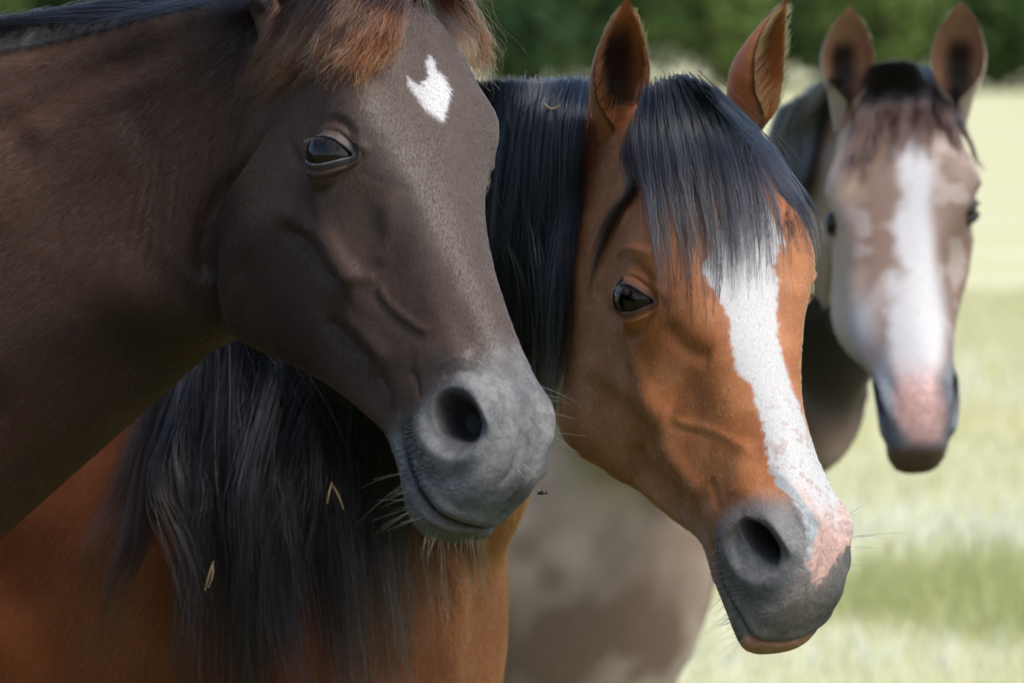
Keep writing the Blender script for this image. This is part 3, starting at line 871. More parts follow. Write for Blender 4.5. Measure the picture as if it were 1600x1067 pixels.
def col_dark(H, px, N):
    L, f = H['L'], H['fields']; V = H['S'].V
    nz = fbm(V, 30, 11, 3); nb = fbm(V, 9, 5, 2)
    head = sstep(-.02, .08, L[:, 0]) * (L[:, 2] > -.29)
    C = mix([.0125, .0052, .0026], [.040, .0165, .0078], sstep(.25, .75, nb))
    face = head * sstep(-.20, -.08, L[:, 2])
    C = mix(C, mix(mix([.044, .0215, .0115], [.060, .033, .0195], nz), [.056, .038, .028], sstep(-.035, -.005, L[:, 2])), face * .9)  # nose bridge greyed where the sky shines on it, sheen put into the colour
    # grey muzzle
    mz = sstep(.455, .515, L[:, 0] + (nz - .5) * .05 - .12 * np.clip(-(L[:, 2] + .075), -.03, .04)) * head
    C = mix(C, mix([.075, .076, .079], [.135, .131, .127], sstep(.3, .7, nz)), mz)
    low = sstep(.54, .59, L[:, 0]) * sstep(-.075, -.10, L[:, 2]) * head
    C = mix(C, [.105, .080, .062], low * .6)
    dk = np.exp(-((px[:, 0] - 800) / 38) ** 2 - ((px[:, 1] - 772) / 26) ** 2) * (nz > .42) * mz
    C = mix(C, [.03, .03, .032], np.clip(dk * 1.1, 0, 1) * .8)
    # star
    star = [(668, 86), (676, 92), (681, 112), (692, 118), (703, 138), (703, 152), (697, 172), (692, 192), (683, 186), (664, 172), (652, 154), (640, 136), (638, 122), (650, 132), (660, 132), (668, 124)]
    sd = poly_sdf(px[:, :2] + (fbm(V, 260, 3, 2)[:, None] - .5) * 14, star)
    C = mix(C, [.42, .41, .40], sstep(-4, 5, sd) * head * (L[:, 2] > -.05))
    # bare skin round the eye and in the nostril; shade painted in the pit
    C = mix(C, [.018, .014, .014], sstep(.0030, .0012, f['mouth']) * head)  # mouth line darkened, the shade between the lips put into the colour
    ey = sstep(.007, .0005, f['eye_out'])
    C = mix(C, [.050, .049, .051], ey * .85)
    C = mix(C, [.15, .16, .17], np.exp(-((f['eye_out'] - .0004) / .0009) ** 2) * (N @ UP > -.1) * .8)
    C = mix(C, [.020, .017, .016], sstep(-.0006, -.0014, f['eye_out']) * (f['eye_out'] < .5))
    C = mix(C, [.030, .026, .026], sstep(1.5, .45, f['pit']))  # dark nostril skin, deepened towards the pit as painted shade
    e = H['ear_t'] >= 0
    C[e] = np.where(H['ear_in'][e][:, None], [.02, .012, .010], [.085, .038, .020])
    bare = np.clip(np.maximum(sstep(.35, .9, mz), ey), 0, 1); bare[e] = 0
    return np.clip(C, 0, .9), bare

BLAZE = [(1150,300),(1125,350),(1095,425),(1120,460),(1140,500),(1145,560),(1150,583),(1170,598),(1185,643),(1195,683),(1203,733),(1222,742),(1245,767),(1265,795),(1277,818),(1275,845),(1259,882),(1269,896),(1273,920),(1284,908),(1304,880),(1316,861),(1331,853),(1350,840),(1345,790),(1302,745),(1276,703),(1265,678),(1250,638),(1235,598),(1225,563),(1217,533),(1215,475),(1218,440),(1210,415),(1226,378),(1210,340),(1195,310)]
def col_bay(H, px, N):
    L, f = H['L'], H['fields']; V = H['S'].V
    nz = fbm(V, 32, 21, 3); nb = fbm(V, 8, 25, 2); nf = fbm(V, 170, 31, 3)
    head = sstep(-.02, .08, L[:, 0]) * (L[:, 2] > -.29)
    C = mix([.115, .029, .0062], [.215, .060, .014], sstep(.3, .7, fbm(V, 6, 25, 3)))
    C = mix(C, mix([.26, .086, .023], [.34, .124, .038], sstep(.3, .7, nz)), head)
    C = mix(C, [.36, .155, .066], head * sstep(.50, .75, nz) * .45)
    # mouth side paler, muzzle grey
    side = head * sstep(.37, .47, L[:, 0] + (nz - .5) * .05) * sstep(-.05, -.11, L[:, 2])
    C = mix(C, [.30, .19, .13], side * .55)
    mz = sstep(.475, .535, L[:, 0] + (nz - .5) * .06 - .10 * np.clip(-(L[:, 2] + .075), -.03, .04)) * head
    C = mix(C, mix([.145, .115, .095], [.175, .160, .150], nz), mz)
    rim = sstep(1.75, 1.2, f['nos_r'])
    C = mix(C, [.115, .115, .118], rim * .85)
    dark = sstep(.555, .60, L[:, 0]) * sstep(.02, -.03, L[:, 1] * -1 + .01) * mz
    C = mix(C, [.075, .078, .082], dark * .8)
    q = px[:, :2] + (nf[:, None] - .5) * np.array([16, 12])
    front = (L[:, 2] > -.12) & (head > .5)
    grey = [(1196,690),(1203,735),(1213,760),(1235,775),(1250,800),(1258,825),(1262,855),(1258,885),(1270,905),(1285,850),(1280,780),(1230,720)]
    sg = poly_sdf(q, grey)
    C = mix(C, [.25, .27, .28], sstep(-2, 3, sg) * front)
    sd = poly_sdf(q, BLAZE)
    pink = sstep(740, 845, px[:, 1] + (nz - .5) * 120)
    wcol = mix([.43, .425, .415], [.42, .265, .220], pink)
    fleck = (fbm(V, 120, 77, 2) > .66) * sstep(560, 700, px[:, 1])
    wcol = mix(wcol, [.30, .21, .18], fleck * .55)
    bl = sstep(-3, 4, sd) * front
    C = mix(C, wcol, bl)
    lip = f['low'] * (px[:, 0] > 1160) * sstep(985, 1000, px[:, 1] + (nz - .5) * 20)
    C = mix(C, [.46, .22, .13], np.clip(lip, 0, 1))
    C = mix(C, [.022, .014, .013], sstep(.0030, .0012, f['mouth']) * head)  # shade between the lips painted as a dark line
    ey = sstep(.008, .0005, f['eye_out'])
    C = mix(C, [.055, .042, .038], ey * .85)
    C = mix(C, [.02, .016, .015], sstep(-.0004, -.0012, f['eye_out']) * (f['eye_out'] < .5))
    C = mix(C, [.030, .026, .026], sstep(1.5, .45, f['pit']))  # nostril: dark skin plus shade of the cavity put into its colour
    e = H['ear_t'] >= 0
    t, ed = H['ear_t'][e], H['ear_edge'][e]
    ec = mix([.30, .10, .030], [.03, .014, .010], np.maximum(sstep(.72, .98, t), sstep(.86, .97, ed) * .75))
    ec = np.where(H['ear_in'][e][:, None], mix([.24, .085, .028], [.012, .006, .004], sstep(.72, .22, ed) * sstep(.92, .6, t)), ec)  # hollow of the ear darkened, its deep shade put into the colour
    C[e] = ec
    bare = np.maximum(np.maximum(sstep(.6, 1, mz) * .9, ey), bl * sstep(.4, .9, pink)); bare[e] = 0
    return np.clip(C, 0, .9), np.clip(bare, 0, 1)

RBLAZE = [(1408,190),(1398,260),(1402,330),(1404,400),(1398,450),(1390,500),(1384,545),(1388,575),(1396,600),(1394,630),(1398,660),(1408,690),(1440,700),(1470,690),(1482,650),(1478,625),(1468,595),(1474,560),(1480,510),(1474,455),(1462,400),(1455,330),(1460,270),(1443,205)]
def col_roan(H, px, N):
    L, f = H['L'], H['fields']; V = H['S'].V
    nz = fbm(V, 28, 41, 3); nb = fbm(V, 6, 45, 3)
    head = sstep(-.02, .08, L[:, 0]) * (L[:, 2] > -.30)
    neck = sstep(760, 640, px[:, 1] + (px[:, 0] - 1240) * .2)
    body = mix([.24, .155, .115], [.62, .49, .41], sstep(.36, .62, nb))
    C = mix(body, [.028, .018, .014], neck * sstep(1060, 1180, px[:, 0]))
    u = px[:, 0]
    face = mix([.40, .29, .20], [.18, .115, .085], sstep(1300, 1360, u + (nz - .5) * 60))
    face = mix(face, [.42, .36, .33], sstep(.52, .68, nz) * .5)
    C = mix(C, face, head)
    sd = poly_sdf(px[:, :2] + (nz[:, None] - .5) * 30, RBLAZE)
    front = (head > .5) & (L[:, 2] > -.16)
    pink = sstep(540, 620, px[:, 1] + (nz - .5) * 40)
    mz = sstep(.47, .52, L[:, 0]) * head
    C = mix(C, [.11, .125, .14], mz)
    C = mix(C, mix([.45, .44, .44], [.44, .27, .24], pink), sstep(-12, 16, sd + (nz - .5) * 26) * front)
    blue = np.exp(-((np.abs(px[:, 0] - 1436) - 56) / 13) ** 2 - ((px[:, 1] - 600) / 48) ** 2) * head
    C = mix(C, [.16, .19, .22], np.clip(blue * 1.2, 0, 1) * .9)
    patch = np.exp(-((px[:, 0] - 1345) / 28) ** 2 - ((px[:, 1] - 510) / 50) ** 2) * head
    C = mix(C, [.45, .45, .45], np.clip(patch * .8, 0, 1))
    chin = sstep(690, 712, px[:, 1]) * head
    C = mix(C, [.13, .075, .05], chin)
    ey = sstep(.016, .002, f['eye_out'])
    C = mix(C, [.04, .035, .035], ey)
    C = mix(C, [.03, .025, .025], sstep(1.9, .7, f['pit']))  # dark nostril skin with the cavity's shade painted in
    e = H['ear_t'] >= 0
    t, ed = H['ear_t'][e], H['ear_edge'][e]
    ec = mix([.42, .33, .26], [.30, .17, .10], sstep(.8, .98, t))
    ec = np.where(H['ear_in'][e][:, None], mix([.36, .19, .105], [.02, .012, .009], sstep(.50, .08, ed) * sstep(.66, .40, t)), ec)  # centre of the inner ear painted dark, as shade in the hollow
    C[e] = ec
    bare = np.maximum(mz * .8, ey); bare[e] = 0
    return np.clip(C, 0, .9), np.clip(bare, 0, 1)

def ear_px(base, tip, d0, d1, open_dir, width, curl=0.0):
    return dict(base=P(base[0], base[1], d0), tip=P(tip[0], tip[1], d1), open_dir=open_dir, width=width, curl=curl)
DARK_STROKES = [
    ([(430, 320), (470, 345), (505, 372), (530, 415), (575, 440)], 18, 3.2),
    ([(440, 350), (480, 385), (508, 430), (535, 450)], 14, -4.0),
    ([(590, 440), (606, 470), (640, 500), (682, 524)], 7, 1.25),
    ([(580, 452), (598, 480), (630, 511), (672, 534)], 8, -1.0),
    ([(530, 432), (560, 436), (590, 432)], 9, 1.2),
    ([(505, 494), (540, 530), (584, 575)], 13, -3.5),
    ([(535, 480), (572, 525), (612, 570)], 16, 3.0),
    ([(592, 585), (603, 606), (612, 630)], 5, -2.2),
    ([(640, 573), (652, 598), (656, 628)], 5, -1.4),
    ([(556, 262), (590, 282), (650, 300)], 7, -.35),
    ([(600, 300), (610, 360), (590, 420)], 18, 2.2),
    ([(640, 560), (690, 545), (740, 560)], 22, 1.5),
    ([(448, 215), (462, 245), (480, 262)], 9, -2.0),
    # muzzle: fold in front of the nostril, chin groove, fine upright creases
    ([(800, 640), (812, 690), (800, 735), (775, 762)], 7, -1.3),
    ([(826, 630), (834, 665), (832, 700)], 3.5, -.5), ([(842, 640), (847, 668), (845, 695)], 3.5, -.5), ([(812, 640), (818, 665), (820, 690)], 3, -.4),
    ([(668, 808), (700, 826), (745, 828)], 6, 1.2), ([(655, 790), (685, 812), (730, 822)], 4, -.7),
    ([(690, 590), (720, 578), (760, 588)], 6, -.9), ([(680, 575), (715, 560), (760, 570)], 6, .6),
    # neck: folds behind the cheek and the long muscle under the crest
    ([(438, 170), (380, 250), (332, 330), (316, 395), (330, 450)], 15, -4.5),
    ([(470, 330), (400, 360), (360, 420), (380, 490)], 40, 2.5),
    ([(-60, 215), (20, 190), (90, 155), (165, 110), (260, 75)], 26, -4.5),
    ([(20, 225), (80, 195), (160, 150), (250, 110), (340, 60), (450, 0)], 32, 4.5),
    ([(-80, 120), (0, 110), (110, 85), (230, 50), (360, 0)], 26, 3.0),
    ([(-60, 350), (40, 290), (130, 235), (230, 200)], 45, 3.0),
    ([(-60, 600), (60, 530), (150, 480), (260, 410)], 70, 4.0),
] + [([(300 - 15.5 * i + 5 * math.sin(3.1 * i), 215 + 9 * i + 14 * math.sin(1.7 * i)), (285 - 16 * i + 4 * math.sin(2.2 * i), 300 + 9 * i), (274 - 16 * i + 6 * math.sin(1.3 * i), 385 + 12 * i + 20 * math.sin(2.6 * i))], 4.0 + 1.2 * math.sin(4 * i), -1.0 - .45 * math.sin(2.3 * i)) for i in range(-2, 6)]

BAY_STROKES = [
    ([(560, 800), (600, 920), (610, 1120)], 60, -7.0), ([(700, 850), (705, 960), (700, 1120)], 60, 5.0), ([(-40, 880), (60, 960), (110, 1130)], 70, -6.0), ([(150, 800), (230, 900), (280, 1100)], 80, 5.0),
    ([(1262, 800), (1290, 850), (1275, 905)], 8, -.9), ([(1165, 790), (1150, 830), (1160, 900)], 8, -.8), ([(1180, 1000), (1215, 1008), (1250, 1000)], 5, .9),
    ([(1040, 652), (1080, 664), (1118, 674), (1150, 692), (1185, 720)], 7, .8),
    ([(1040, 662), (1080, 674), (1116, 684)], 6, -.5),
    ([(900, 560), (960, 590), (1020, 640), (1050, 655)], 22, 3.0),
    ([(990, 690), (1020, 740), (1080, 820)], 14, -3.5),
    ([(1025, 690), (1060, 730), (1100, 780)], 18, 3.2),
    ([(1108, 745), (1118, 770), (1122, 800)], 8, -1.6),
    ([(1170, 680), (1155, 730), (1148, 780)], 20, 1.2),
    ([(930, 440), (945, 480), (975, 505)], 10, -2.0),
    ([(905, 250), (895, 320), (890, 420), (880, 560)], 20, -4.0),
    ([(1035, 500), (1075, 545), (1115, 560)], 16, -2.5),
    ([(960, 395), (990, 388), (1020, 400)], 8, 2.0),
]
ear1 = [ear_px((432, 30), (400, -235), 5.80, 5.86, np.array([.55, -.8, 0]), .034), ear_px((640, -40), (690, -280), 5.98, 5.99, np.array([.6, -.7, 0]), .034)]
H1 = finish(DARK, 'dark_horse_skin', 'dark brown horse in front with a small white star and grey muzzle', ear1, col_dark, 230000, np.array([-.75, 0.05, -.6]), DARK_STROKES)
ear2 = [ear_px((962, 200), (984, 2), 6.19, 6.12, np.array([.35, -.93, .05]), .033, .0), ear_px((1168, 178), (1240, 0), 6.30, 6.26, np.array([.88, -.48, .0]), .039, .0)]
H2 = finish(BAY, 'bay_horse_skin', 'bright bay horse with a broad white blaze and long black forelock', ear2, col_bay, 230000, np.array([-.45, 0.05, -.85]), BAY_STROKES)
ear3 = [ear_px((1322, 150), (1330, 14), 7.93, 7.88, np.array([.18, -.98, .05]), .038), ear_px((1495, 148), (1502, 6), 7.93, 7.88, np.array([-.12, -.98, .05]), .038)]
H3 = finish(ROAN, 'roan_horse_skin', 'blurred grey roan horse behind with a white blaze and pink nose', ear3, col_roan, 90000, np.array([-.5, 0, -.8]), (), 1.5)

# ---- long hair
r = np.random.default_rng(5)
def long_hair(name, H, guides, n, root_c, tip_c, rad=.00016, power=1.5, tip_share=1.0, jit=.22, **kw):
    pts, ci = lock_hair(guides, max(30, int(n * (.4 if DRAFT else 1))), **kw)
    col = tint(len(pts), pts.shape[1], root_c, tip_c, r, power, jit, tip_share)
    return hair_object(name, pts, rad * (1.4 if DRAFT else 1), rad * .45, col, MAT_MANE, H['root'])
b1, b2, b3 = H1['bvh'], H2['bvh'], H3['bvh']
BLK, BRN = (.012, .010, .010), (.05, .024, .014)
# dark horse: forelock with sun-bleached ends, two falls
gl = lambda b, pl, off, d=None: [guide(b, p, off, d) for p in pl]
f1 = gl(b1, [[(540,-60),(460,20),(400,100),(352,190)], [(560,-70),(490,10),(430,90),(392,185)], [(580,-75),(520,10),(465,90),(425,160)], [(600,-80),(555,10),(510,85),(470,150)],
             [(615,-80),(585,10),(550,85),(520,145)], [(625,-80),(605,10),(585,85),(565,148)], [(635,-80),(622,0),(612,70),(600,130)]], [.01, .018, .016, .012], 5.75)
long_hair('forelock', H1, f1, 4000, (.006, .004, .004), (.135, .044, .0125), kk=22, spread=.009, clumps=170, clump=.90, wave=.0055, wfreq=3.4, frizz=.0013, seed=1, power=2.8, rad=.00030, len_jit=.30, jit=.5)
f1b = gl(b1, [[(650,-80),(672,0),(705,70),(740,120)], [(660,-80),(690,-10),(725,60),(752,135)], [(670,-80),(710,-10),(745,60),(762,140)], [(680,-70),(725,0),(757,70),(768,130)]], [.01, .016, .014, .010], 5.72)
long_hair('forelock', H1, f1b, 1700, (.009, .006, .005), (.135, .048, .015), kk=20, spread=.008, clumps=80, clump=.88, wave=.005, wfreq=3.2, frizz=.0012, seed=2, power=2.0, rad=.00030, len_jit=.3, jit=.5)
m1 = gl(b1, [[(x + 45, 60 - x * .16 - 34), (x + 22, 60 - x * .16 - 22), (x + 4, 60 - x * .16 + 4), (x - 6, 60 - x * .16 + 38)] for x in range(-80, 460, 45)], [.004, .022, .018, .008], 5.9)
long_hair('mane', H1, m1, 6000, (.010, .010, .011), (.012, .011, .011), kk=12, spread=.008, clumps=260, clump=.75, jit=.35, wave=.0015, seed=3, rad=.00018)
# bay horse: forelock and the two parts of the mane one can see
f2 = gl(b2, [[(1012,150),(1000,215),(1015,320),(1032,430),(1045,530)], [(1022,138),(1025,220),(1040,320),(1055,430),(1062,545)], [(1040,130),(1055,215),(1075,320),(1085,430),(1085,545)],
             [(1058,127),(1088,205),(1112,300),(1124,410),(1120,530)], [(1075,129),(1122,210),(1150,300),(1160,400),(1158,510)], [(1090,134),(1150,215),(1188,300),(1203,385),(1205,480)],
             [(1102,142),(1175,222),(1222,300),(1243,360),(1258,430)], [(1110,150),(1190,230),(1238,300),(1264,370),(1284,470)]], [.006, .014, .014, .010, .007], 6.1)
long_hair('forelock', H2, f2, 1900, (.005, .008, .013), (.014, .011, .011), kk=20, spread=.0115, clumps=140, clump=.96, wave=.004, wfreq=.8, seed=4, power=2.4, len_jit=.40, rad=.00038, jit=.55)
f2b = gl(b2, [[(1005,150),(975,235),(985,300),(950,350),(925,430),(905,520)], [(1008,150),(990,240),(995,290),(965,340),(935,400),(915,470)]], .008, 6.1)
long_hair('forelock', H2, f2b, 260, (.008, .006, .006), (.02, .011, .008), kk=18, spread=.007, clumps=9, clump=.85, wave=.004, wfreq=.8, seed=6)
m2 = gl(b2, [[(x, 134 - (x - 760) * .02), (x - 6, 200), (x - 14 - (900 - x) * .05, 330), (x - 20, 450), (x - 28 + (x < 800) * 18, 600), (x - 30, 690)] for x in (915, 895, 870, 845, 820, 795, 770, 745, 720, 690)], [.006, .022, .024, .024, .026, .03], 6.25)
long_hair('mane', H2, m2, 3000, (.005, .008, .013), (.009, .008, .009), kk=22, spread=.012, clumps=210, clump=.92, wave=.007, wfreq=1.0, seed=7, rad=.00042, jit=.55)
lo = [[(330 + 36 * i, 250), (335 + 34 * i + 10 * math.sin(i), 420), (330 + 35 * i, 560), (322 + 33 * i + 14 * math.sin(2.1 * i), 720), (335 + 30 * i + 18 * math.sin(1.3 * i), 880), (360 + 27 * i, 1290 - 90 * (i % 3))] for i in range(-1, 11)]
m3 = gl(b2, lo, [.010, .03, .04, .045, .05, .055], 6.5)
long_hair('mane', H2, m3, 3300, (.004, .005, .008), (.010, .007, .006), kk=30, spread=.026, clumps=75, clump=.93, wave=.021, wfreq=1.7, frizz=.0019, seed=8, len_jit=.18, rad=.00048, jit=.6)
m4 = gl(b2, [[(620, 400), (640, 560), (650, 720), (655, 880), (650, 1060)], [(690, 420), (690, 600), (690, 740), (690, 840), (700, 930)], [(730, 420), (730, 600), (735, 740), (740, 860), (745, 950)]], [.01, .03, .04, .04, .04], 6.5)
long_hair('mane', H2, m4, 600, (.014, .011, .010), (.04, .02, .012), kk=18, spread=.014, clumps=22, clump=.7, wave=.006, wfreq=1.3, seed=9, len_jit=.35, rad=.00042)
m5 = gl(b2, [[(300, 380), (285, 520), (240, 640), (190, 740), (140, 830), (108, 910)], [(310, 400), (270, 560), (240, 690), (215, 800), (195, 890), (180, 1000)], [(330, 420), (290, 590), (250, 720), (225, 840), (190, 930), (165, 1050)]], [.01, .03, .035, .035, .035, .035], 6.5)
long_hair('mane', H2, m5, 700, (.012, .010, .010), (.035, .018, .012), kk=18, spread=.013, clumps=18, clump=.75, wave=.008, wfreq=1.2, seed=10, len_jit=.3, rad=.00045)
# white hairs of the star, fanning out over the dark coat
q5 = np.random.default_rng(17); sp = []
STAR = [(668, 86), (676, 92), (681, 112), (692, 118), (703, 138), (703, 152), (697, 172), (692, 192), (683, 186), (664, 172), (652, 154), (640, 136), (638, 122), (650, 132), (660, 132), (668, 124)]
while len(sp) < 650:
    uv = np.array([q5.uniform(632, 708), q5.uniform(82, 194)])
    if poly_sdf(uv[None], STAR)[0] < 2.5: continue
    h, nn_ = ray(b1, uv[0], uv[1], True)
    if h is None: continue
    d2 = uv - np.array([672, 138.0]); d2 = d2 / (np.hypot(*d2) + 8) + np.array([.1, .45]) + q5.normal(0, .22, 2)
    d3 = RIGHT * d2[0] - UP * d2[1]; d3 = norm(d3 - nn_ * (d3 @ nn_))
    t_ = np.linspace(0, 1, 5)[:, None]; ln_ = q5.uniform(.004, .0085)
    sp.append(h + d3 * ln_ * t_ + nn_ * (.0012 + .0012 * np.sin(t_ * 2.6)))
hair_object('star_hair', np.array(sp), .00022, .00007, np.full((len(sp), 3), .46) * np.exp(q5.normal(0, .2, (len(sp), 1))), MAT_COAT, H1['root'])
# stray hairs
for HH, gg, nn_, c0, c1, sd_ in ((H1, f1, 420, (.02, .010, .007), (.15, .055, .018), 31), (H1, f1b, 160, (.02, .010, .007), (.15, .055, .018), 32), (H2, f2, 260, (.010, .010, .012), (.03, .018, .014), 33),
                                 (H2, m2, 240, (.010, .010, .012), (.03, .018, .014), 34), (H2, m3, 700, (.012, .010, .010), (.045, .024, .016), 35), (H2, m5, 160, (.012, .010, .010), (.05, .026, .016), 36)):
    long_hair('stray_hair', HH, gg, nn_, c0, c1, kk=20, spread=.020, clumps=90, clump=.35, wave=.012, wfreq=1.6, frizz=.0016, seed=sd_, len_jit=.35, rad=.00013)
# roan horse
f3 = gl(b3, [[(1352,115),(1345,170),(1330,240),(1310,300)], [(1370,105),(1362,170),(1355,240),(1345,290)], [(1390,100),(1385,160),(1375,210),(1365,270)], [(1410,100),(1410,160),(1405,200),(1400,250)],
             [(1430,105),(1445,160),(1450,220),(1445,280)], [(1440,112),(1470,170),(1490,220),(1505,260)], [(1450,125),(1485,180),(1510,225),(1530,270)]], [.006, .012, .012, .008], 7.9)
long_hair('forelock', H3, f3, 2800, (.008, .010, .013), (.055, .026, .018), kk=12, spread=.009, clumps=34, clump=.9, seed=11, power=1.3, rad=.00035, wave=.003, len_jit=.35)
m6 = gl(b3, [[(1270,140),(1245,200),(1225,280),(1215,360)], [(1295,130),(1270,200),(1250,280),(1240,380)], [(1315,130),(1290,200),(1272,280),(1262,370)], [(1220,170),(1200,260),(1190,340),(1180,420)]], [.006, .02, .02, .02], 8.15)
long_hair('mane', H3, m6, 1500, (.014, .016, .018), (.018, .016, .016), kk=12, spread=.01, clumps=30, clump=.6, seed=12, rad=.0004)
# ---- eyelashes, whiskers, hair in the ears
def bristles(name, H, bvh, line, n, vec, jit=12, rad=.00022, col=(.30, .26, .21), seed=0, toward=.4, bend=.3, lenj=(.5, 1.1), spread=6):
    q = np.random.default_rng(seed); out = []
    L = catmull(line, 60)
    while len(out) < n and q.random() < .9999:
        u, v = L[q.integers(0, 60)] + q.normal(0, spread, 2)
        h, nn = ray(bvh, u, v, True)
        if h is None: continue
        d = np.array(vec, float) + q.normal(0, jit, 2); l = q.uniform(*lenj)
        s = ((h - CAM) @ FWD) / FPX
        d3 = (RIGHT * d[0] - UP * d[1]) * s * l
        ln = np.linalg.norm(d3); d3 = d3 + nn * ln * toward
        t = np.linspace(0, 1, 7)[:, None]
        sag = np.array([q.normal(0, .2), q.normal(0, .2), -1]) * ln * bend
        out.append(h - nn * .001 + d3 * t + sag * t ** 2 * q.uniform(0, 1))
    pts = np.array(out)
    c = np.clip(np.array(col)[None] * np.exp(q.normal(0, .3, (len(pts), 1))), 0, .9)
    return hair_object(name, pts, rad, rad * .3, c, MAT_MANE, H['root'])
bristles('whiskers', H1, b1, [(626, 740), (640, 780), (655, 812)], 26, (-42, 22), 16, seed=1, rad=.00016, col=(.20, .17, .14), lenj=(.2, 1.1))
bristles('whiskers', H1, b1, [(660, 828), (700, 842), (750, 838)], 34, (-6, 32), 12, seed=2, rad=.00016, col=(.20, .17, .14), lenj=(.2, 1.1))
bristles('whiskers', H1, b1, [(835, 600), (850, 650), (852, 690)], 7, (45, 22), 14, seed=3, lenj=(.5, 1.2))
bristles('whiskers', H1, b1, [(800, 720), (830, 730)], 7, (18, 10), 14, seed=4, col=(.45, .42, .38))
bristles('whiskers', H2, b2, [(1120, 930), (1140, 965), (1160, 1000)], 26, (-24, 8), 9, seed=6)
bristles('whiskers', H2, b2, [(1320, 790), (1328, 850), (1322, 890)], 9, (60, -6), 18, seed=7, lenj=(.4, 1.1))
def eyelashes(H, n, seed, ln=.013):
    q = np.random.default_rng(seed); out = []
    for c, en, ea, R in H['eyes'][:1]:
        en, ea = norm(en), norm(ea); eb = np.cross(en, ea)
        if eb @ np.array([0, 0, 1.0]) < 0: eb = -eb
        es = R / .0295; hw = .030 * es
        for i in range(n):
            lower = i % 5 == 4
            pn = q.uniform(-.45, .80); p = pn * hw
            qq = (-.0098 * es * (1 - pn ** 2) if lower else .0134 * es * (1 - abs(pn - .05) ** 2.2) * (1 - .12 * pn)) - .003 * pn
            r0 = R + .0030
            root = c + ea * p + eb * qq + en * math.sqrt(max(r0 * r0 - p * p - qq * qq, 1e-8))
            d = norm(en * 1.0 + eb * (-.35 if lower else .10) + ea * (pn * .5) + q.normal(0, .12, 3)); l = ln * q.uniform(.55, 1.1) * (.6 if lower else 1)
            t = np.linspace(0, 1, 7)[:, None]
            out.append(root + d * l * t - eb * l * (.05 if lower else .55) * t ** 2)
    pts = np.array(out); sh = H['warp'](pts[:, 0]) - pts[:, 0]
    pts = pts + sh[:, None]
    hair_object('eyelashes', pts, .00024, .00008, np.full((len(pts), 3), .008), MAT_MANE, H['root'])
eyelashes(H1, 70, 5); eyelashes(H2, 70, 6)

def ear_hair(H, ears, n, col, ln, seed):
    S = H['S']; N = S.normals(); q = np.random.default_rng(seed)
    idx = np.where(H['ear_in'] & (H['ear_t'] > .02) & (H['ear_t'] < .9))[0]
    ax = np.array([norm(np.array(e['tip']) - np.array(e['base'])) for e in ears])
    cen = np.array([(np.array(e['tip']) + np.array(e['base'])) / 2 for e in ears]); od = np.array([norm(np.array(e['open_dir'], float)) for e in ears])
    w = .06 + sstep(.45, .85, H['ear_edge'][idx]); i = q.choice(idx, n, p=w / w.sum())
    p = S.V[i] + q.normal(0, .0012, (n, 3)); which = np.linalg.norm(p[:, None] - cen[None], axis=2).argmin(1)
    cd = cen[which] + ax[which] * ((p - cen[which]) * ax[which]).sum(1, keepdims=True)
    inward = norm(cd - p)
    d = norm(ax[which] * .8 + inward * .7 + od[which] * .55 + q.normal(0, .22, (n, 3)))
    l = ln * q.uniform(.4, 1.15, n) * np.interp(H['ear_t'][i], [0, .3, 1], [1.3, 1.0, .5]); t = np.linspace(0, 1, 6)[None, :, None]
    pts = p[:, None] + d[:, None] * l[:, None, None] * t + ax[which][:, None] * (l[:, None, None] * .5) * t ** 2 + q.normal(0, .0006, (n, 6, 3)) * t
    c = np.clip(np.array(col)[None] * np.exp(q.normal(0, .35, (n, 1))), 0, .9)
    hair_object('ear_hair', pts, .00016, .00006, c, MAT_COAT, H['root'])
ear_hair(H2, ear2, 2600, (.26, .11, .040), .017, 1)
ear_hair(H3, ear3, 900, (.16, .085, .05), .014, 2)

# ---- bits of straw and a fly
straw_m = simple_mat('straw', (.34, .235, .115), .8)
def straw(pts, r, label):
    me_v, me_f = [], []
    C = catmull(pts, 9); nv = 6
    for i, c in enumerate(C):
        t = norm(C[min(i + 1, 8)] - C[max(i - 1, 0)]); a = norm(np.cross(t, [.3, 1, .2])); b = np.cross(t, a)
        for j in range(nv):
            an = 6.2832 * j / nv
            me_v.append(c + (a * math.cos(an) + b * math.sin(an) * .6) * r * (1 - .5 * abs(i / 4 - 1) ** 3))
    for i in range(8):
        for j in range(nv):
            me_f.append((i*nv+j, i*nv+(j+1) % nv, (i+1)*nv+(j+1) % nv, (i+1)*nv+j))
    me_f += [tuple(range(nv)), tuple(8*nv + j for j in reversed(range(nv)))]
    o = link('straw', make_mesh('straw', me_v, me_f), straw_m)
    o['label'] = label; o['category'] = 'straw'; o['group'] = 'bits of straw caught in the horses\' manes'
def on(b, u, v, lift):
    h, n = ray(b, u, v, True)
    return h + norm(CAM - h) * lift
straw([on(b2, 334, 876, .088), on(b2, 328, 893, .091), on(b2, 320, 922, .088)], .0011, 'pale straw bit hanging lowest in the black mane on the bay body')
straw([on(b2, 333, 880, .090), on(b2, 332, 900, .093), on(b2, 325, 918, .090)], .0008, 'thinner straw bit alongside the lowest straw in the black mane')
straw([on(b2, 519, 752, .088), on(b2, 514, 770, .091), on(b2, 511, 786, .088)], .0011, 'short straw bit in the black mane left of the dark horse\'s chin')
straw([on(b2, 520, 758, .088), on(b2, 529, 775, .091), on(b2, 537, 796, .088)], .0011, 'thin curved straw bit pointing right beside the short one near the chin')
straw([on(b2, 848, 160, .032), on(b2, 862, 171, .036), on(b2, 879, 163, .034)], .0012, 'pale bent straw on top of the bay horse\'s neck behind its ear')
fly_m = simple_mat('fly_body', (.015, .013, .012), .4)
wing_m = simple_mat('fly_wing', (.10, .09, .08), .3)
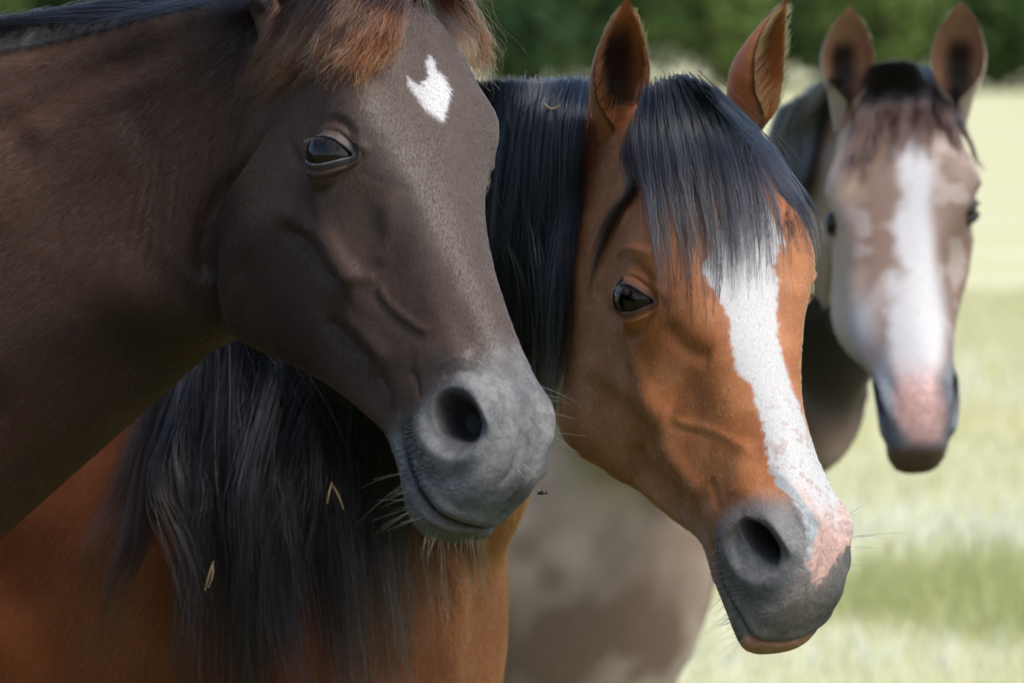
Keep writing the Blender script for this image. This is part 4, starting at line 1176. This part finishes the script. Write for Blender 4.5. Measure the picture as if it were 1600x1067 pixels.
fp = P(848, 770, 5.66)
fr_ = empty('fly', tuple(fp), 'tiny dark fly in the air below the dark horse\'s muzzle', 'fly')
def ellipsoid(c, r, seg=12):
    bm = bmesh.new(); bmesh.ops.create_uvsphere(bm, u_segments=seg, v_segments=8, radius=1)
    me = bpy.data.meshes.new('body'); bm.to_mesh(me); bm.free()
    V = np.empty(len(me.vertices) * 3); me.vertices.foreach_get('co', V); V = V.reshape(-1, 3) * np.array(r) + np.array(c)
    me.vertices.foreach_set('co', V.ravel()); me.update(); return me
def joined(meshes):
    bm = bmesh.new()
    for m in meshes: bm.from_mesh(m)
    me = bpy.data.meshes.new('body'); bm.to_mesh(me); bm.free(); return me
link('body', joined([ellipsoid(fp, (.0034, .0016, .0016)), ellipsoid(fp + np.array([.0036, 0, .0003]), (.0014, .0015, .0014)), ellipsoid(fp + np.array([-.003, 0, -.0003]), (.0026, .0015, .0014))]), fly_m, fr_)
for s in (-1, 1):
    wv = [fp + np.array(a) * np.array([1, s, 1]) for a in [(.001, .001, .0014), (-.001, .0035, .0026), (-.005, .0042, .0024), (-.006, .0025, .002), (-.003, .001, .0016)]]
    wv += [v + np.array([0, 0, .0002]) for v in wv]
    link('wing', make_mesh('wing', wv, [(0,1,2,3,4), (9,8,7,6,5)] + [(i, (i+1) % 5, (i+1) % 5 + 5, i + 5) for i in range(5)]), wing_m, fr_)

# ------------------------------------------------------------------ meadow and trees
def noise_mix_mat(name, cols, scales, rough=.9, near=None, lo=.47, hi=.60):
    m = bpy.data.materials.new(name); m.use_nodes = True
    nt = m.node_tree; b = nt.nodes['Principled BSDF']; b.inputs['Roughness'].default_value = rough; b.inputs['Specular IOR Level'].default_value = .1
    g = nt.nodes.new('ShaderNodeNewGeometry'); prev = None
    for i, c in enumerate(cols):
        if prev is None:
            rgb = nt.nodes.new('ShaderNodeRGB'); rgb.outputs[0].default_value = (*c, 1); prev = rgb.outputs[0]; continue
        n = nt.nodes.new('ShaderNodeTexNoise'); n.inputs['Scale'].default_value = scales[i - 1]; n.inputs['Detail'].default_value = 4
        mp = nt.nodes.new('ShaderNodeMapping'); mp.inputs['Location'].default_value = (i * 13.7, i * 5.1, 0)
        nt.links.new(g.outputs['Position'], mp.inputs['Vector']); nt.links.new(mp.outputs[0], n.inputs['Vector'])
        r_ = nt.nodes.new('ShaderNodeMapRange'); r_.inputs['From Min'].default_value = lo; r_.inputs['From Max'].default_value = hi
        nt.links.new(n.outputs['Fac'], r_.inputs['Value'])
        mx = nt.nodes.new('ShaderNodeMix'); mx.data_type = 'RGBA'; mx.inputs['B'].default_value = (*c, 1)
        nt.links.new(r_.outputs[0], mx.inputs['Factor']); nt.links.new(prev, mx.inputs['A']); prev = mx.outputs['Result']
    if near is not None:
        sx = nt.nodes.new('ShaderNodeSeparateXYZ'); nt.links.new(g.outputs['Position'], sx.inputs[0])
        r_ = nt.nodes.new('ShaderNodeMapRange'); r_.inputs['From Min'].default_value = 9; r_.inputs['From Max'].default_value = 12.5
        nt.links.new(sx.outputs['Y'], r_.inputs['Value'])
        mx = nt.nodes.new('ShaderNodeMix'); mx.data_type = 'RGBA'; mx.inputs['A'].default_value = (*near, 1)
        nt.links.new(r_.outputs[0], mx.inputs['Factor']); nt.links.new(prev, mx.inputs['B']); prev = mx.outputs['Result']
    nt.links.new(prev, b.inputs['Base Color'])
    return m
gm = noise_mix_mat('meadow', [(.45, .455, .26), (.49, .445, .225), (.44, .45, .25), (.50, .495, .35)], [.16, .35, .5], near=(.075, .095, .040), lo=.40, hi=.72)      # unseen ground round the horses darkened to cut bounce light, pale and seeding beyond
gx = sorted(set([-900, -300, -100, -40] + list(range(-20, 21, 4)) + [40, 100, 300, 900])); gy = [-60, -20, 0, 4, 8, 12, 16, 20, 26, 34, 44, 60, 80, 110, 150, 220, 400, 900, 1800]
gV = [(x, y, 0.0) for y in gy for x in gx]; nx = len(gx)
gF = [(j*nx+i, j*nx+i+1, (j+1)*nx+i+1, (j+1)*nx+i) for j in range(len(gy)-1) for i in range(nx-1)]
gnd = link('ground', make_mesh('ground', gV, gF), gm); gnd['kind'] = 'structure'

def blade_field(name, n, box, hgt, cols, rad, seed, dens=None):
    q = np.random.default_rng(seed)
    x = q.uniform(box[0], box[1], n); y = q.uniform(box[2], box[3], n)
    if dens is not None:
        keep = q.random(n) < dens(x, y); x, y = x[keep], y[keep]; n = len(x)
    h = q.uniform(.4, 1.1, n) * hgt
    a = q.uniform(0, 6.283, n); ln = q.uniform(.1, .6, n) * h
    t = np.linspace(0, 1, 4)[None, :, None]
    root = np.stack([x, y, np.full(n, -.005)], 1)[:, None]
    pts = root + np.stack([np.cos(a) * ln, np.sin(a) * ln, 0 * a], 1)[:, None] * t ** 2 + np.array([0, 0, 1.0]) * h[:, None, None] * t
    c = np.array(cols)[q.integers(0, len(cols), n)] * np.exp(q.normal(0, .2, (n, 1)))
    hc_m = grass_m
    o = hair_object(name, pts, rad, rad * .3, np.clip(c, 0, .9), hc_m, None)
    return o
grass_m = simple_mat('grass_blade', (.2, .25, .1), .7, attr='hair_color', spec=.15)
blade_field('grass', 26000 if DRAFT else 70000, (-3.0, 4.2, 11.8, 34), .07, [(.45, .47, .25), (.50, .46, .23), (.42, .45, .22), (.52, .51, .35)], .0016, 1)
tuft = lambda x, y: np.clip(sum(np.exp(-((x - cx) / sx) ** 2 - ((y - cy) / sy) ** 2) for cx, cy, sx, sy in ((1.22, 15.8, .18, .45), (1.42, 16.1, .13, .5), (.98, 15.5, .15, .4), (1.35, 14.9, .22, .35))), 0, 1)
blade_field('tall_grass', 9000, (.5, 2.2, 14.0, 17.4), .16, [(.34, .385, .17), (.38, .41, .18), (.42, .42, .19)], .0018, 2, tuft)
flw = lambda x, y: np.clip(np.exp(-((x - 1.35) / .45) ** 2 - ((y - 17.7) / .8) ** 2) + .6 * np.exp(-((x - 1.0) / .5) ** 2 - ((y - 14.0) / .5) ** 2) + .35 * np.exp(-((x - 1.9) / .5) ** 2 - ((y - 25) / 2) ** 2), 0, 1)
blade_field('white_flowers', 16000, (.2, 3, 14, 28), .10, [(.75, .75, .68), (.70, .72, .60)], .0026, 3, flw)

leaf_ms = [noise_mix_mat('leaf_' + n, c, [.9, 2.2]) for n, c in (('dark', [(.028, .058, .028), (.040, .075, .032), (.060, .10, .036)]), ('mid', [(.045, .085, .026), (.065, .115, .032), (.085, .13, .036)]), ('light', [(.10, .17, .04), (.14, .20, .05), (.17, .22, .07)]))]  # light set is for sunlit shrubs: the sun is put into the leaf colour
bark_m = noise_mix_mat('bark', [(.06, .045, .035), (.10, .08, .06)], [6])
def leaves(n, blobs, size, q):
    V = []; F = []
    for k in range(n):
        c, rr = blobs[q.integers(0, len(blobs))]
        d = norm(q.normal(0, 1, 3)); p = np.array(c) + d * np.array(rr) * q.uniform(.55, 1.05)
        a = norm(q.normal(0, 1, 3) + d * .6); b = norm(np.cross(a, q.normal(0, 1, 3))); e = np.cross(a, b); s = size * q.uniform(.6, 1.4)
        i = len(V)
        V += [p - b * s, p + e * s * .55 + a * s * .12, p + b * s, p - e * s * .55 + a * s * .12]; F.append((i, i+1, i+2, i+3))
    return make_mesh('crown', V, F)
def tree_mesh(seed, hgt, wid, low, n, size):
    q = np.random.default_rng(seed)
    blobs = []
    for k in range(22):
        z = q.uniform(low, hgt); w = wid * (1 - abs((z - low) / (hgt - low) - .42) * 1.1)
        an = q.uniform(0, 6.28); rr = w * q.uniform(.2, .85)
        s = q.uniform(.16, .30) * hgt * .7
        blobs.append(((rr * math.cos(an), rr * math.sin(an), z), (s, s, s * .75)))
    crown = leaves(n, blobs, size, q)
    V, F = limb([(0, 0, -.1), (q.normal(0, .1), q.normal(0, .1), hgt * .3), (q.normal(0, .2), q.normal(0, .2), hgt * .75)], [.05 * hgt * .6, .03 * hgt * .6, .01 * hgt], 12, 10)
    Vs, Fs = list(V), list(F)
    for k in range(5):
        z = hgt * q.uniform(.2, .5); an = q.uniform(0, 6.28); e = np.array([math.cos(an) * wid * .7, math.sin(an) * wid * .7, z + hgt * .22])
        v, f = limb([(0, 0, z), tuple(e * .5 + np.array([0, 0, z * .55])), tuple(e)], [.013 * hgt, .008 * hgt, .003 * hgt], 8, 7)
        o = len(Vs); Vs += list(v); Fs += [tuple(i + o for i in q_) for q_ in f]
    return crown, make_mesh('trunk', Vs, Fs)
tq = np.random.default_rng(3)
kinds = [tree_mesh(11, 8.5, 3.2, 1.0, 5200, .15), tree_mesh(12, 7.0, 3.0, .8, 5200, .15), tree_mesh(13, 10, 3.4, 1.2, 6000, .17)]
shrubs = [tree_mesh(21, 2.6, 1.3, .45, 2200, .088), tree_mesh(22, 3.3, 1.5, .55, 2400, .08)]
def plant_tree(nm, kind, mat, x, y, rz, s, label, group):
    root = empty(nm, (x, y, 0), label, 'tree' if nm == 'tree' else 'shrub', group)
    root.rotation_euler = (0, 0, rz); root.scale = (s, s, s)
    for nm2, me, m in (('crown', kind[0], mat), ('trunk', kind[1], bark_m)):
        if (me.name, m.name) in _mm: d = _mm[(me.name, m.name)]
        else:
            d = me.copy(); d.materials.append(m); _mm[(me.name, m.name)] = d
        ob = bpy.data.objects.new(nm2, d); COL.objects.link(ob); ob.parent = root
_mm = {}
for i, x in enumerate(np.linspace(-29, 29, 19)):
    plant_tree('tree', kinds[i % 3], leaf_ms[0 if i % 4 else 1], x + tq.normal(0, .6), 143 + tq.normal(0, 3), tq.uniform(0, 6), tq.uniform(.85, 1.15), ('dark' if i % 4 else 'lighter green') + ' leafy tree in the blurred front row along the far meadow edge', 'trees along the far edge of the meadow')
for i, x in enumerate(np.linspace(-36, 36, 25)):
    plant_tree('tree', kinds[(i + 1) % 3], leaf_ms[0], x, 156 + tq.normal(0, 3), tq.uniform(0, 6), tq.uniform(1.1, 1.4), 'tall dark tree in the back row of the blurred wood beyond the meadow', 'trees along the far edge of the meadow')
for x, s, kd, mt in ((-.4, 1.1, 0, 2), (1.6, .9, 1, 2), (3.4, 1.0, 1, 1), (5.2, 1.2, 0, 2), (9.2, 1.3, 1, 2), (11.2, 1.1, 0, 1), (13.0, 1.1, 1, 1), (-3.5, 1.0, 1, 1), (-8, 1, 0, 2), (-13, 1, 1, 1), (16, 1, 1, 2), (-2.2, 1, 1, 0), (.6, .8, 0, 0), (2.6, .9, 0, 0), (4.3, .9, 1, 0), (6.4, 1, 0, 0), (7.6, 1.1, 1, 1), (10.2, 1, 0, 0), (12.2, 1, 1, 0), (14.4, 1.1, 0, 1)):  # dark shrubs added for the shaded band under the trees, shade in their colour
    plant_tree('shrub', shrubs[kd], leaf_ms[mt], x, 137 + tq.normal(0, 1), tq.uniform(0, 6), s, ('dark', 'mid', 'pale bright')[mt] + ' green shrub blurred in front of the far trees', 'shrubs in front of the far trees')
